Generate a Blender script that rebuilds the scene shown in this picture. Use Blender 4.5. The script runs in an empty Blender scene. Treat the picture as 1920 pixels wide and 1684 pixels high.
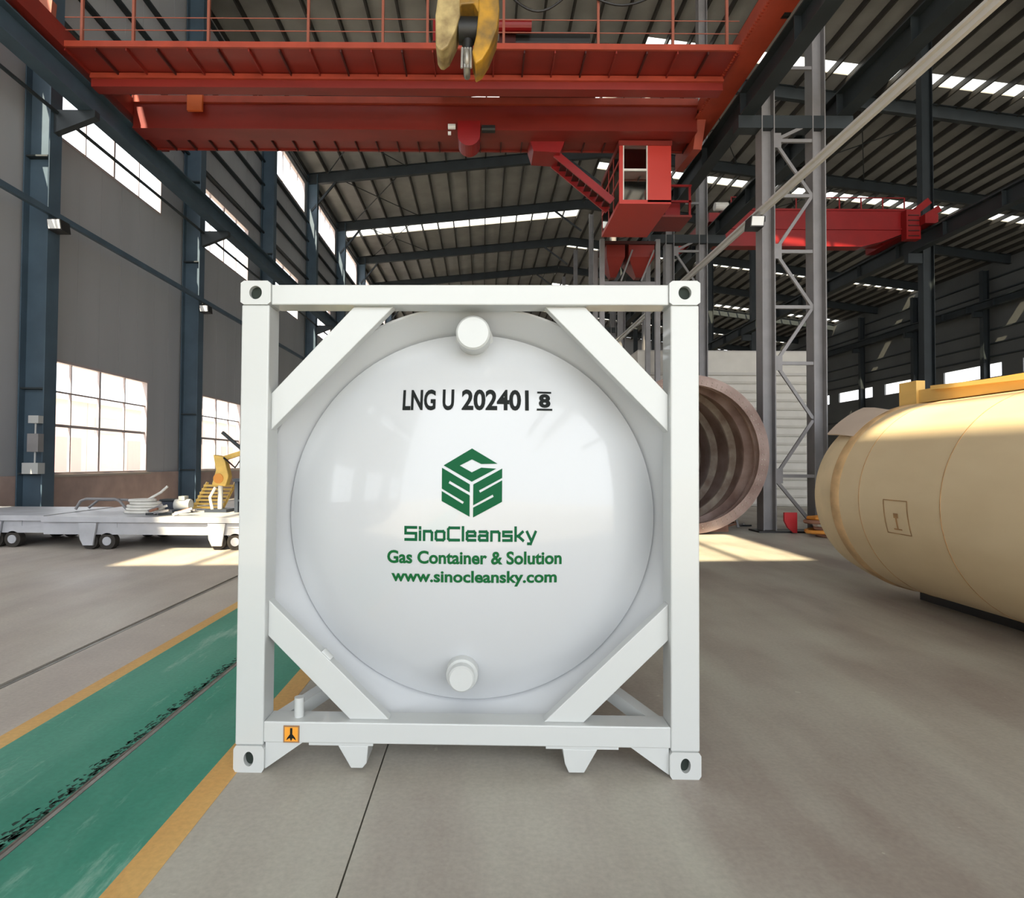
import bpy, bmesh, math, random
from mathutils import Vector, Matrix
from mathutils.geometry import tessellate_polygon
random.seed(7)
scene = bpy.context.scene
COL = scene.collection

# ------------------------------------------------------------------ camera
CAM_H = 1.637
cam_data = bpy.data.cameras.new('camera')
cam_data.sensor_width = 36.0
cam_data.lens = 1100.0 * 36.0 / 1920.0
cam_data.shift_x = 55.0 / 1920.0
cam_data.clip_end = 500.0
cam = bpy.data.objects.new('camera', cam_data)
COL.objects.link(cam)
_p, _r = math.radians(1.31), math.radians(0.36)
_f = Vector((0, math.cos(_p), math.sin(_p)))
_u = Vector((0, -math.sin(_p), math.cos(_p)))
_x = Vector((1, 0, 0))
_R = _x * math.cos(_r) + _u * math.sin(_r)
_U = -_x * math.sin(_r) + _u * math.cos(_r)
_m = Matrix((_R, _U, -_f)).transposed().to_4x4()
_m.translation = Vector((0, 0, CAM_H))
cam.matrix_world = _m
scene.camera = cam

# ------------------------------------------------------------------ world, sun, exposure
world = bpy.data.worlds.new('sky')
scene.world = world
world.use_nodes = True
_bg = world.node_tree.nodes['Background']
_bg.inputs['Color'].default_value = (0.92, 0.96, 1.0, 1)
_bg.inputs['Strength'].default_value = 1.0
SUN_DIR = Vector((0.27, 0.85, -1.0)).normalized()
sun_data = bpy.data.lights.new('sun', 'SUN')
sun_data.energy = 5.0
sun_data.color = (1.0, 0.88, 0.66)
sun_data.angle = 0.009
sun = bpy.data.objects.new('sun', sun_data)
sun.rotation_euler = SUN_DIR.to_track_quat('-Z', 'Y').to_euler()
sun.location = (-20, -40, 60)
COL.objects.link(sun)
vs = scene.view_settings
vs.view_transform = 'Standard'
vs.look = 'None'
vs.gamma = 1.0
vs.use_curve_mapping = False
vs.exposure = 1.95

# ------------------------------------------------------------------ materials
def lin(c):
    c = c / 255.0
    return c / 12.92 if c <= 0.04045 else ((c + 0.055) / 1.055) ** 2.4

def rgb(r, g, b):
    return (lin(r), lin(g), lin(b), 1.0)

MATS = {}
def mat(name, col, rough=0.5, metal=0.0, var=0.0, scale=3.0, col2=None, stretch=None, bump=0.0, spec=0.5, coat=0.0, detail=6.0):
    m = bpy.data.materials.new(name)
    m.use_nodes = True
    nt = m.node_tree
    b = nt.nodes['Principled BSDF']
    b.inputs['Base Color'].default_value = col
    b.inputs['Roughness'].default_value = rough
    b.inputs['Metallic'].default_value = metal
    b.inputs['Specular IOR Level'].default_value = spec
    b.inputs['Coat Weight'].default_value = coat
    if var > 0 or col2 is not None:
        tc = nt.nodes.new('ShaderNodeTexCoord')
        mp = nt.nodes.new('ShaderNodeMapping')
        nz = nt.nodes.new('ShaderNodeTexNoise')
        nz.inputs['Scale'].default_value = scale
        nz.inputs['Detail'].default_value = detail
        nt.links.new(tc.outputs['Object'], mp.inputs['Vector'])
        if stretch:
            mp.inputs['Scale'].default_value = stretch
        nt.links.new(mp.outputs['Vector'], nz.inputs['Vector'])
        rp = nt.nodes.new('ShaderNodeValToRGB')
        c2 = col2 if col2 is not None else tuple(min(1, x * (1 - var)) for x in col[:3]) + (1,)
        c1 = col if col2 is not None else tuple(min(1, x * (1 + var)) for x in col[:3]) + (1,)
        rp.color_ramp.elements[0].position = 0.35
        rp.color_ramp.elements[1].position = 0.65
        rp.color_ramp.elements[0].color = c2
        rp.color_ramp.elements[1].color = c1
        nt.links.new(nz.outputs['Fac'], rp.inputs['Fac'])
        nt.links.new(rp.outputs['Color'], b.inputs['Base Color'])
        if bump > 0:
            bp = nt.nodes.new('ShaderNodeBump')
            bp.inputs['Strength'].default_value = bump
            nt.links.new(nz.outputs['Fac'], bp.inputs['Height'])
            nt.links.new(bp.outputs['Normal'], b.inputs['Normal'])
    MATS[name] = m
    return m

def glass(name, trans, tint, gloss_rough=0.03, fac=0.1):
    m = bpy.data.materials.new(name)
    m.use_nodes = True
    nt = m.node_tree
    nt.nodes.remove(nt.nodes['Principled BSDF'])
    out = nt.nodes['Material Output']
    tr = nt.nodes.new('ShaderNodeBsdfTransparent')
    tr.inputs['Color'].default_value = tuple(trans * t for t in tint) + (1,)
    gl = nt.nodes.new('ShaderNodeBsdfGlossy')
    gl.inputs['Roughness'].default_value = gloss_rough
    gl.inputs['Color'].default_value = (0.8, 0.8, 0.8, 1)
    mx = nt.nodes.new('ShaderNodeMixShader')
    mx.inputs['Fac'].default_value = fac
    nt.links.new(tr.outputs[0], mx.inputs[1])
    nt.links.new(gl.outputs[0], mx.inputs[2])
    nt.links.new(mx.outputs[0], out.inputs['Surface'])
    MATS[name] = m
    return m

def concrete(name, base, dark, light, tint=None, scratch=None):
    """Worn floor: large stains, trowel streaks along the hall, fine speckle."""
    m = bpy.data.materials.new(name)
    m.use_nodes = True
    nt = m.node_tree
    N, L = nt.nodes, nt.links
    b = N['Principled BSDF']
    tc = N.new('ShaderNodeTexCoord')
    def noise(scale, st, detail=8, rough=0.55):
        mp = N.new('ShaderNodeMapping')
        mp.inputs['Scale'].default_value = st
        L.new(tc.outputs['Object'], mp.inputs['Vector'])
        nz = N.new('ShaderNodeTexNoise')
        nz.inputs['Scale'].default_value = scale
        nz.inputs['Detail'].default_value = detail
        nz.inputs['Roughness'].default_value = rough
        L.new(mp.outputs['Vector'], nz.inputs['Vector'])
        return nz
    def ramp(src, p0, c0, p1, c1):
        r = N.new('ShaderNodeValToRGB')
        r.color_ramp.elements[0].position = p0
        r.color_ramp.elements[1].position = p1
        r.color_ramp.elements[0].color = c0
        r.color_ramp.elements[1].color = c1
        L.new(src.outputs['Fac'], r.inputs['Fac'])
        return r
    def mix(kind, fac, a, bb):
        x = N.new('ShaderNodeMix')
        x.data_type = 'RGBA'
        x.blend_type = kind
        if isinstance(fac, float):
            x.inputs['Factor'].default_value = fac
        else:
            L.new(fac, x.inputs['Factor'])
        for s, v in (('A', a), ('B', bb)):
            i = [k for k in x.inputs if k.name == s and k.type == 'RGBA'][0]
            if isinstance(v, tuple):
                i.default_value = v
            else:
                L.new(v, i)
        return [o for o in x.outputs if o.type == 'RGBA'][0]
    big = ramp(noise(0.55, (1, 1, 1)), 0.38, dark, 0.66, base)
    stk = ramp(noise(1.3, (1.0, 0.22, 1)), 0.42, (0, 0, 0, 1), 0.75, (1, 1, 1, 1))
    c = mix('MIX', stk.outputs['Color'], big.outputs['Color'], light)
    fine = ramp(noise(40, (1, 1, 1), 3), 0.3, (0.86, 0.86, 0.86, 1), 0.7, (1, 1, 1, 1))
    c = mix('MULTIPLY', 1.0, c, fine.outputs['Color'])
    if scratch is not None:
        sc = ramp(noise(2.2, (1.6, 0.35, 1), 12, 0.72), 0.55, (0, 0, 0, 1), 0.72, (0.8, 0.8, 0.8, 1))
        c = mix('MIX', sc.outputs['Color'], c, scratch)
    chip = ramp(noise(9, (1, 1, 1), 2), 0.735, (0, 0, 0, 1), 0.75, (0.6, 0.6, 0.6, 1))
    c = mix('MIX', chip.outputs['Color'], c, light)
    L.new(c, b.inputs['Base Color'])
    rr = ramp(noise(1.0, (1, 0.4, 1)), 0.3, (0.38, 0.38, 0.38, 1), 0.7, (0.62, 0.62, 0.62, 1))
    L.new(rr.outputs['Color'], b.inputs['Roughness'])
    b.inputs['Specular IOR Level'].default_value = 0.35
    MATS[name] = m
    return m

concrete('concrete', rgb(186, 181, 170), rgb(158, 147, 138), rgb(198, 197, 184))
concrete('concrete_pale', rgb(200, 190, 180), rgb(178, 168, 160), rgb(208, 202, 190))
concrete('green_paint', rgb(70, 156, 132), rgb(52, 138, 116), rgb(104, 172, 150), scratch=rgb(172, 206, 190))
concrete('yellow_paint', rgb(228, 182, 106), rgb(212, 160, 90), rgb(232, 192, 122), scratch=rgb(192, 140, 84))
mat('groove_dark', rgb(45, 42, 38), 0.8)
mat('steel_bright', rgb(150, 148, 142), 0.4, 0.6, 0.2, 6)
mat('scuff', rgb(28, 58, 48), 0.8, var=0.4, scale=12)
mat('white_paint', rgb(197, 200, 199), 0.28, coat=0.25)
mat('white_vessel', rgb(194, 197, 200), 0.22, coat=0.5)
mat('hole_shade', rgb(34, 44, 38), 0.8)
mat('decal_green', rgb(0, 86, 50), 0.6, spec=0.2)
mat('decal_leaf', rgb(10, 92, 46), 0.6, spec=0.2)
mat('decal_black', rgb(20, 25, 24), 0.6, spec=0.2)
mat('sticker_orange', rgb(236, 158, 48), 0.5)
mat('sticker_edge', rgb(150, 112, 76), 0.6)
mat('crane_red', rgb(127, 38, 30), 0.42, var=0.14, scale=1.2, stretch=(0.4, 1, 1))
mat('crane_orange', rgb(164, 66, 46), 0.45, var=0.12, scale=2)  # orange parts; on girder lips the lighter tone stands in for edge highlights
mat('crane_pure', rgb(136, 20, 21), 0.4, var=0.08, scale=2)
mat('crane_dark', rgb(66, 20, 18), 0.55)
mat('rail_rust', rgb(150, 84, 66), 0.6)
mat('steel_blue', rgb(66, 84, 98), 0.5, var=0.12, scale=1.5)
mat('steel_dark', rgb(36, 43, 47), 0.55, var=0.15, scale=1.5)
mat('steel_grey', rgb(128, 126, 128), 0.45, var=0.1, scale=2)
mat('steel_light', rgb(196, 196, 196), 0.4)
mat('purlin', rgb(44, 42, 40), 0.6, var=0.2, scale=2)
mat('roof_sheet', rgb(138, 138, 136), 0.5, var=0.12, scale=0.8)
mat('wall_sheet', rgb(160, 161, 164), 0.55, var=0.05, scale=0.7, stretch=(1, 1, 0.15))
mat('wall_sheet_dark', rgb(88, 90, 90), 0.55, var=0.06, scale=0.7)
mat('plinth_brown', rgb(172, 150, 142), 0.7, var=0.1, scale=2)
mat('cab_red_lit', rgb(190, 58, 48), 0.4)  # brighter red puts the stronger light on the cab into the colour
mat('tab_orange_sunlit', rgb(222, 108, 52), 0.5)  # sunlight on the tab is put into this brighter orange
mat('sill', rgb(170, 160, 150), 0.6)
mat('window_frame', rgb(170, 158, 158), 0.5)
glass('window_glass', 0.97, (1, 1, 1), 0.02, 0.06)
glass('skylight_sheet', 0.9, (1.0, 0.98, 0.92), 0.2, 0.08)
glass('cab_glass', 0.55, (0.8, 0.8, 0.74), 0.04, 0.35)
mat('hook_yellow', rgb(204, 152, 38), 0.5, col2=rgb(120, 96, 50), scale=2.5)
mat('hook_worn', rgb(196, 176, 124), 0.55, col2=rgb(126, 106, 70), scale=3)
mat('black_steel', rgb(26, 26, 26), 0.5)
mat('rope', rgb(190, 190, 188), 0.35, 0.5)
mat('rust_shell', rgb(158, 138, 132), 0.55, col2=rgb(118, 94, 86), scale=1.6, stretch=(1, 0.6, 1))
mat('rust_ring', rgb(172, 162, 150), 0.5, col2=rgb(134, 116, 106), scale=3)
mat('wrap_tan', rgb(228, 206, 168), 0.6, col2=rgb(216, 192, 152), scale=1.4, stretch=(1, 0.4, 1), bump=0.05)
mat('wrap_end', rgb(224, 202, 164), 0.6, var=0.1, scale=2)
mat('wrap_line', rgb(176, 136, 92), 0.7, var=0.25, scale=6)
mat('wrap_band', rgb(202, 166, 120), 0.7, var=0.2, scale=5)
mat('flap_grey', rgb(190, 172, 156), 0.7, var=0.08, scale=2)
mat('timber', rgb(226, 184, 104), 0.6, var=0.12, scale=3, stretch=(1, 0.2, 1))
mat('shed_white', rgb(206, 202, 194), 0.55, var=0.04, scale=2)
mat('shed_trim', rgb(190, 186, 180), 0.5)
mat('trailer_grey', rgb(176, 178, 184), 0.45, var=0.12, scale=2)
mat('trailer_under', rgb(60, 62, 66), 0.6)
mat('tyre', rgb(50, 46, 42), 0.8)
mat('box_grey', rgb(170, 172, 172), 0.5)
mat('box_dark', rgb(50, 58, 70), 0.5)
mat('machine_yellow', rgb(216, 178, 92), 0.5, var=0.15, scale=4)
mat('clutter_white', rgb(214, 212, 206), 0.5, var=0.1, scale=4)
mat('clutter_brown', rgb(142, 100, 80), 0.7, var=0.2, scale=4)
mat('clutter_orange', rgb(214, 142, 60), 0.6)
mat('signal_red', rgb(190, 40, 46), 0.5)
mat('label_blue', rgb(120, 150, 176), 0.5)
mat('lamp_white', rgb(226, 228, 230), 0.3)
mat('outside_wall', rgb(226, 212, 208), 0.7, var=0.03, scale=1)
mat('outside_red', rgb(226, 186, 184), 0.7)
mat('outside_ground', rgb(190, 184, 174), 0.8, var=0.06, scale=0.3)

# ------------------------------------------------------------------ mesh helpers
class MB:
    def __init__(self):
        self.v, self.f = [], []
    def quadbox(self, pts):
        n = len(self.v)
        self.v += [tuple(p) for p in pts]
        for q in ((0, 3, 2, 1), (4, 5, 6, 7), (0, 1, 5, 4), (1, 2, 6, 5), (2, 3, 7, 6), (3, 0, 4, 7)):
            self.f.append(tuple(n + i for i in q))
        return self
    def box(self, x0, x1, y0, y1, z0, z1):
        return self.quadbox([(x0, y0, z0), (x1, y0, z0), (x1, y1, z0), (x0, y1, z0),
                             (x0, y0, z1), (x1, y0, z1), (x1, y1, z1), (x0, y1, z1)])
    def bar(self, p0, p1, w, h, up=(0, 0, 1)):
        p0, p1 = Vector(p0), Vector(p1)
        d = (p1 - p0).normalized()
        up = Vector(up)
        if abs(d.dot(up)) > 0.98:
            up = Vector((0, 1, 0))
        s = d.cross(up).normalized()
        t = s.cross(d).normalized()
        a, b = s * w / 2, t * h / 2
        return self.quadbox([p0 - a - b, p0 + a - b, p1 + a - b, p1 - a - b,
                             p0 - a + b, p0 + a + b, p1 + a + b, p1 - a + b])
    def prism(self, poly, axis, a, b):
        """poly: 2-D points; axis 'y': (x,z) extruded along y from a to b; 'x': (y,z); 'z': (x,y)."""
        def P(p, t):
            return {'y': (p[0], t, p[1]), 'x': (t, p[0], p[1]), 'z': (p[0], p[1], t)}[axis]
        n, k = len(self.v), len(poly)
        self.v += [P(p, a) for p in poly] + [P(p, b) for p in poly]
        self.f.append(tuple(n + i for i in range(k)))
        self.f.append(tuple(n + k + i for i in reversed(range(k))))
        for i in range(k):
            j = (i + 1) % k
            self.f.append((n + i, n + k + i, n + k + j, n + j))
        return self
    def cyl(self, p0, p1, r0, r1=None, n=20, caps=True):
        r1 = r0 if r1 is None else r1
        p0, p1 = Vector(p0), Vector(p1)
        d = (p1 - p0).normalized()
        s = d.orthogonal().normalized()
        t = d.cross(s)
        b = len(self.v)
        for p, r in ((p0, r0), (p1, r1)):
            for i in range(n):
                a = 2 * math.pi * i / n
                self.v.append(tuple(p + s * r * math.cos(a) + t * r * math.sin(a)))
        for i in range(n):
            j = (i + 1) % n
            self.f.append((b + i, b + j, b + n + j, b + n + i))
        if caps:
            self.f.append(tuple(b + i for i in reversed(range(n))))
            self.f.append(tuple(b + n + i for i in range(n)))
        return self
    def tube(self, pts, r, n=8):
        pts = [Vector(p) for p in pts]
        b = len(self.v)
        s = None
        for i, p in enumerate(pts):
            d = (pts[min(i + 1, len(pts) - 1)] - pts[max(i - 1, 0)]).normalized()
            s = d.orthogonal().normalized() if s is None else (s - d * s.dot(d)).normalized()
            t = d.cross(s)
            for k in range(n):
                a = 2 * math.pi * k / n
                self.v.append(tuple(p + s * r * math.cos(a) + t * r * math.sin(a)))
        for i in range(len(pts) - 1):
            for k in range(n):
                j = (k + 1) % n
                self.f.append((b + i * n + k, b + i * n + j, b + (i + 1) * n + j, b + (i + 1) * n + k))
        self.f.append(tuple(b + k for k in reversed(range(n))))
        self.f.append(tuple(b + (len(pts) - 1) * n + k for k in range(n)))
        return self
    def lathe_y(self, prof, cx, cz, n=64, a0=0.0, a1=2 * math.pi, closed=False):
        """prof: (r, y) points turned about an axis along y through (cx, cz)."""
        full = abs(a1 - a0 - 2 * math.pi) < 1e-6
        m = n if full else n + 1
        b = len(self.v)
        for (r, y) in prof:
            for i in range(m):
                a = a0 + (a1 - a0) * i / n
                self.v.append((cx + r * math.cos(a), y, cz + r * math.sin(a)))
        k = len(prof)
        for q in range(k if closed else k - 1):
            q2 = (q + 1) % k
            for i in range(n):
                j = (i + 1) % m
                self.f.append((b + q * m + i, b + q * m + j, b + q2 * m + j, b + q2 * m + i))
        if not full and closed:
            self.f.append(tuple(b + q * m for q in range(k)))
            self.f.append(tuple(b + q * m + n for q in reversed(range(k))))
        return self
    def ibeam(self, p0, p1, depth, width, tf=0.03, tw=0.02, up=(0, 0, 1)):
        p0, p1 = Vector(p0), Vector(p1)
        d = (p1 - p0).normalized()
        u = Vector(up)
        s = d.cross(u).normalized()
        u = s.cross(d).normalized()
        hw, hd, ht = width / 2, depth / 2, tw / 2
        pr = [(-hw, -hd), (hw, -hd), (hw, -hd + tf), (ht, -hd + tf), (ht, hd - tf), (hw, hd - tf),
              (hw, hd), (-hw, hd), (-hw, hd - tf), (-ht, hd - tf), (-ht, -hd + tf), (-hw, -hd + tf)]
        b = len(self.v)
        for p in (p0, p1):
            self.v += [tuple(p + s * x + u * z) for x, z in pr]
        k = len(pr)
        self.f.append(tuple(b + i for i in range(k)))
        self.f.append(tuple(b + k + i for i in reversed(range(k))))
        for i in range(k):
            j = (i + 1) % k
            self.f.append((b + i, b + k + i, b + k + j, b + j))
        return self
    def build(self, name, material, parent=None, smooth=False, bevel=0.0):
        me = bpy.data.meshes.new(name)
        me.from_pydata(self.v, [], self.f)
        bm = bmesh.new()
        bm.from_mesh(me)
        bmesh.ops.recalc_face_normals(bm, faces=bm.faces)
        bm.to_mesh(me)
        bm.free()
        me.materials.append(MATS[material] if isinstance(material, str) else material)
        if smooth:
            for p in me.polygons:
                p.use_smooth = True
            try:
                me.set_sharp_from_angle(angle=math.radians(38))
            except Exception:
                pass
        o = bpy.data.objects.new(name, me)
        COL.objects.link(o)
        if parent is not None:
            o.parent = parent
        if bevel > 0:
            bv = o.modifiers.new('bevel', 'BEVEL')
            bv.width = bevel
            bv.segments = 2
            bv.limit_method = 'ANGLE'
        return o

def box(*a):
    return MB().box(*a)

def tag(o, label, category, group=None):
    o['label'] = label
    o['category'] = category
    if group:
        o['group'] = group
    return o

def thing(name, label, category, loc=(0, 0, 0), rz=0.0, group=None):
    o = bpy.data.objects.new(name, None)
    o.empty_display_size = 0.2
    COL.objects.link(o)
    o.location = loc
    o.rotation_euler = (0, 0, rz)
    return tag(o, label, category, group)

def structure(o):
    o['kind'] = 'structure'
    return o

def struct_root(name):
    o = bpy.data.objects.new(name, None)
    o.empty_display_size = 0.2
    COL.objects.link(o)
    return structure(o)

def share(o, parent, loc):
    """copy of a part that shares its mesh, moved by loc"""
    c = o.copy()
    COL.objects.link(c)
    c.parent = parent
    c.location = loc
    return c

# ------------------------------------------------------------------ layout constants
BAY = 7.5
Y0 = 14.2                                   # first frame in view on both sides
FRAMES = [Y0 + BAY * k for k in range(-4, 10)]
WX = -11.2                                  # inner face of the left wall
RIDGE_X, RIDGE_Z, EAVE_Z = 7.6, 21.9, 20.0
ROOF_Y0, ROOF_Y1 = -20.0, 86.0
RX1 = 40.0
def roof_z(x):
    return EAVE_Z + (RIDGE_Z - EAVE_Z) * (x - WX) / (RIDGE_X - WX) if x < RIDGE_X else RIDGE_Z - 0.125 * (x - RIDGE_X)

# ------------------------------------------------------------------ ground and floor
structure(box(-70, 60, -60, 130, -0.30, -0.10).build('ground', 'outside_ground'))
floor = structure(box(-11.4, RX1, ROOF_Y0, ROOF_Y1, -0.10, -0.03).build('floor', 'groove_dark'))
SLABS = [(-11.4, -3.50, 'concrete_pale'), (-3.425, -2.0, 'concrete_pale'), (-1.982, -0.542, 'concrete'), (-0.534, RX1, 'concrete')]
for a, b, m in SLABS:
    box(a, b, ROOF_Y0, ROOF_Y1, -0.03, 0.0).build('slab', m, floor)
box(-3.475, -3.45, ROOF_Y0, ROOF_Y1, -0.03, -0.008).build('sunk_rail', 'steel_bright', floor)
box(-2.84, -2.715, ROOF_Y0, 60, 0.0, 0.0015).build('yellow_line', 'yellow_paint', floor)
box(-1.425, -1.28, ROOF_Y0, 60, 0.0, 0.0015).build('yellow_line', 'yellow_paint', floor)
box(-2.715, -2.0, ROOF_Y0, 60, 0.0, 0.0012).build('green_walkway_paint', 'green_paint', floor)
box(-1.955, -1.425, ROOF_Y0, 60, 0.0, 0.0012).build('green_walkway_paint', 'green_paint', floor)
box(-1.980, -1.957, ROOF_Y0, 60, 0.0, 0.003).build('edge_strip', 'steel_bright', floor)
# torn dark paint beside the joint
mb = MB()
for i in range(900):
    y = 1.3 + 4.7 * random.random() ** 1.3
    d = abs(random.gauss(0, 0.035)) * min(1.0, 0.35 + 1.6 / y)
    w, h = random.uniform(0.004, 0.018), random.uniform(0.012, 0.05)
    x1 = -2.0 - d
    mb.prism([(x1, y), (x1 + w * .2, y + h), (x1 - w * random.uniform(.5, 1), y + h * random.uniform(.5, 1)), (x1 - w, y + h * .3)], 'z', 0.0012, 0.0020)
o = mb.build('torn_paint', 'scuff', floor)
o['kind'] = 'stuff'

# ------------------------------------------------------------------ left wall, windows
wall_left = struct_root('wall_left')
win_n = [0]
def window(x, t, y0, y1, rows, npanes, frame_w=0.05, side=1):
    """Window in the wall plane x, glazing bars and panes; rows are the bar heights."""
    win_n[0] += 1
    w = struct_root('window_%d' % win_n[0])
    z0, z1 = rows[0], rows[-1]
    f = MB()
    fw = 0.07
    f.box(x - t, x + 0.02, y0, y1, z0, z0 + fw).box(x - t, x + 0.02, y0, y1, z1 - fw, z1)
    f.build('frame', 'window_frame', w)
    for yy in (y0, y1 - fw):
        box(x - t, x + 0.02, yy, yy + fw, z0 + fw, z1 - fw).build('jamb', 'window_frame', w)
    dy = (y1 - y0) / npanes
    for i in range(1, npanes):
        bw = frame_w * (1.6 if i == npanes // 2 else 0.8)
        box(x - 0.08, x - 0.02, y0 + dy * i - bw / 2, y0 + dy * i + bw / 2, z0 + fw, z1 - fw).build('mullion', 'window_frame', w)
    for k, z in enumerate(rows[1:-1]):
        bw = frame_w * (1.5 if k == 0 else 0.9)
        box(x - 0.085, x - 0.025, y0 + fw, y1 - fw, z - bw / 2, z + bw / 2).build('glazing_bar', 'window_frame', w)
    for i in range(npanes):
        for k in range(len(rows) - 1):
            box(x - 0.056, x - 0.05, y0 + dy * i + 0.02, y0 + dy * (i + 1) - 0.02, rows[k] + 0.02, rows[k + 1] - 0.02).build('pane', 'window_glass', w)
    return w

T = 0.16
LOW = [1.24, 2.54, 3.43, 4.28]
MID = [10.1, 12.62]
TOP = [17.06, 19.0]
BANDS = [(0.0, 1.24), (1.24, 4.28), (4.28, 10.1), (10.1, 12.62), (12.62, 17.06), (17.06, 19.0), (19.0, 20.05)]
for k in range(-5, 10):
    ya, yb = Y0 + BAY * k, Y0 + BAY * (k + 1)
    openings = {}
    near = 0 <= k <= 2
    if k >= -5:  # unseen bays nearer than the view also get windows, added for fill light
        openings = {1: (ya + 0.55, ya + 5.35), 3: (ya + 0.85, ya + 5.95), 5: (ya + 0.5, ya + 7.0)}
    if k == -1:
        openings[3] = (ya + 0.85, ya + 6.5)  # unseen window lengthened so that sun reaches the first column
    if k in (0, 1) or k < -1:
        openings.pop(5)
    if k == -2:
        openings.pop(3)
    for bi, (za, zb) in enumerate(BANDS):
        segs = [(ya, yb)]
        if bi in openings:
            oa, ob = openings[bi]
            segs = [(ya, oa), (ob, yb)]
        if bi == 0:
            box(WX - T, WX + 0.05, ya, yb, za, zb).build('plinth', 'plinth_brown', wall_left)
            continue
        for sa, sb in segs:
            n = max(1, round((sb - sa) / 0.94)) if near else 1
            d = (sb - sa) / n
            for i in range(n):
                g = 0.006 if near else 0.0
                jut = random.uniform(-0.004, 0.004) if near else 0
                box(WX - T, WX + jut, sa + d * i + g, sa + d * (i + 1) - g, za, zb).build('wall_panel', 'wall_sheet', wall_left)
    if k >= -5:
        a, b = openings[1]
        window(WX, T, a, b, LOW, 4)
        box(WX - 0.02, WX + 0.10, a - 0.1, b + 0.1, 1.18, 1.245).build('sill', 'sill', wall_left)
        if 3 in openings:
            a, b = openings[3]
            window(WX, T, a, b, MID, 4 if k < 4 else 1)
        if 5 in openings:
            a, b = openings[5]
            window(WX, T, a, b, TOP, 5 if k < 4 else 1)
    if k >= 0:
        for gz in (13.1, 14.3, 15.5, 16.7, 19.3):
            box(WX + 0.01, WX + 0.19, ya, yb, gz - 0.04, gz + 0.04).build('girt', 'steel_dark', wall_left)

# right and far walls
wall_right = struct_root('wall_right')
RW = RX1
for k in range(-5, 10):
    ya, yb = Y0 + BAY * k, Y0 + BAY * (k + 1)
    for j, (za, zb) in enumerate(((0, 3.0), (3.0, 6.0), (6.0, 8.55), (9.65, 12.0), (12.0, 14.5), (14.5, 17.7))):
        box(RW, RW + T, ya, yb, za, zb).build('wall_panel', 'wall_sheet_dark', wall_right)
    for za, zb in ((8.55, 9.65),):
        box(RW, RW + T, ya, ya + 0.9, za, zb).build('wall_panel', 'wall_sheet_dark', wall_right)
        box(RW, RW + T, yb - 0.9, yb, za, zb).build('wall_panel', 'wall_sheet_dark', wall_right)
        win_n[0] += 1
        w = struct_root('window_%d' % win_n[0])
        box(RW + 0.02, RW + 0.12, ya + 0.9, yb - 0.9, za, za + 0.06).build('frame', 'window_frame', w)
        n = 3
        d = (BAY - 1.8) / n
        for i in range(n):
            box(RW + 0.06, RW + 0.066, ya + 0.9 + d * i + .02, ya + 0.9 + d * (i + 1) - .02, za + 0.06, zb).build('pane', 'window_glass', w)
    if k >= 0:
        for gz in (6.3, 10.2, 11.2, 12.3, 15.2, 16.3):
            box(RW - 0.18, RW - 0.01, ya, yb, gz - 0.05, gz + 0.05).build('girt', 'steel_dark', wall_right)
wall_back = structure(MB().prism([(WX - T, 0), (RX1 + T, 0), (RX1 + T, 17.8), (RIDGE_X, RIDGE_Z), (WX - T, EAVE_Z)], 'y', ROOF_Y1, ROOF_Y1 + 0.2).build('wall_back', 'wall_sheet'))

# ------------------------------------------------------------------ roof
ceiling = struct_root('ceiling')
def strips(x):
    """skylight runs (y0, y1) for the roof strip whose middle is at x"""
    s = []
    if x < RIDGE_X:
        s += [(16.2, 17.6), (30.6, 32.0), (46.2, 47.7), (60.8, 62.2)]
        if -10.7 < x < 0.7:
            s.append((-7.9, -4.3))  # unseen run, added to throw the sun patch across the floor
        if -0.7 < x < 1.6:
            s.append((-13.9, -8.4))  # unseen run, added to put sun on top of the wrapped tank
    else:
        s += [(13.0, 13.6), (27.4, 28.2), (39.0, 39.9), (53.6, 54.5), (65.6, 66.4), (77.0, 78.0)]
    return sorted(s)
PX = []
for k in range(16):
    PX.append(WX + k * (RIDGE_X - WX) / 15)
for k in range(1, 33):
    PX.append(RIDGE_X + k * (RX1 - RIDGE_X) / 32)
def slope_box(x0, x1, y0, y1, t0, t1):
    a, b = roof_z(x0), roof_z(x1)
    return MB().quadbox([(x0, y0, a + t0), (x1, y0, b + t0), (x1, y1, b + t0), (x0, y1, a + t0),
                         (x0, y0, a + t1), (x1, y0, b + t1), (x1, y1, b + t1), (x0, y1, a + t1)])
for i in range(len(PX) - 1):
    x0, x1 = PX[i], PX[i + 1]
    y = ROOF_Y0
    for (a, b) in strips((x0 + x1) / 2):
        if a > y:
            slope_box(x0, x1, y, a, 0.0, 0.06).build('roof_sheet', 'roof_sheet', ceiling)
        xs0 = x0
        if a < -13 and x0 < -0.55 < x1:      # this run of panes starts part-way across
            slope_box(x0, -0.55, a, b, 0.0, 0.06).build('roof_sheet', 'roof_sheet', ceiling)
            xs0 = -0.55
        slope_box(xs0 + 0.03, x1 - 0.03, a, b, 0.02, 0.03).build('skylight', 'skylight_sheet', ceiling)
        y = b
    slope_box(x0, x1, y, ROOF_Y1, 0.0, 0.06).build('roof_sheet', 'roof_sheet', ceiling)
for x in PX:
    z = roof_z(x)
    box(x - 0.04, x + 0.04, ROOF_Y0, ROOF_Y1, z - 0.28, z).build('purlin', 'purlin', ceiling)
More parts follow.
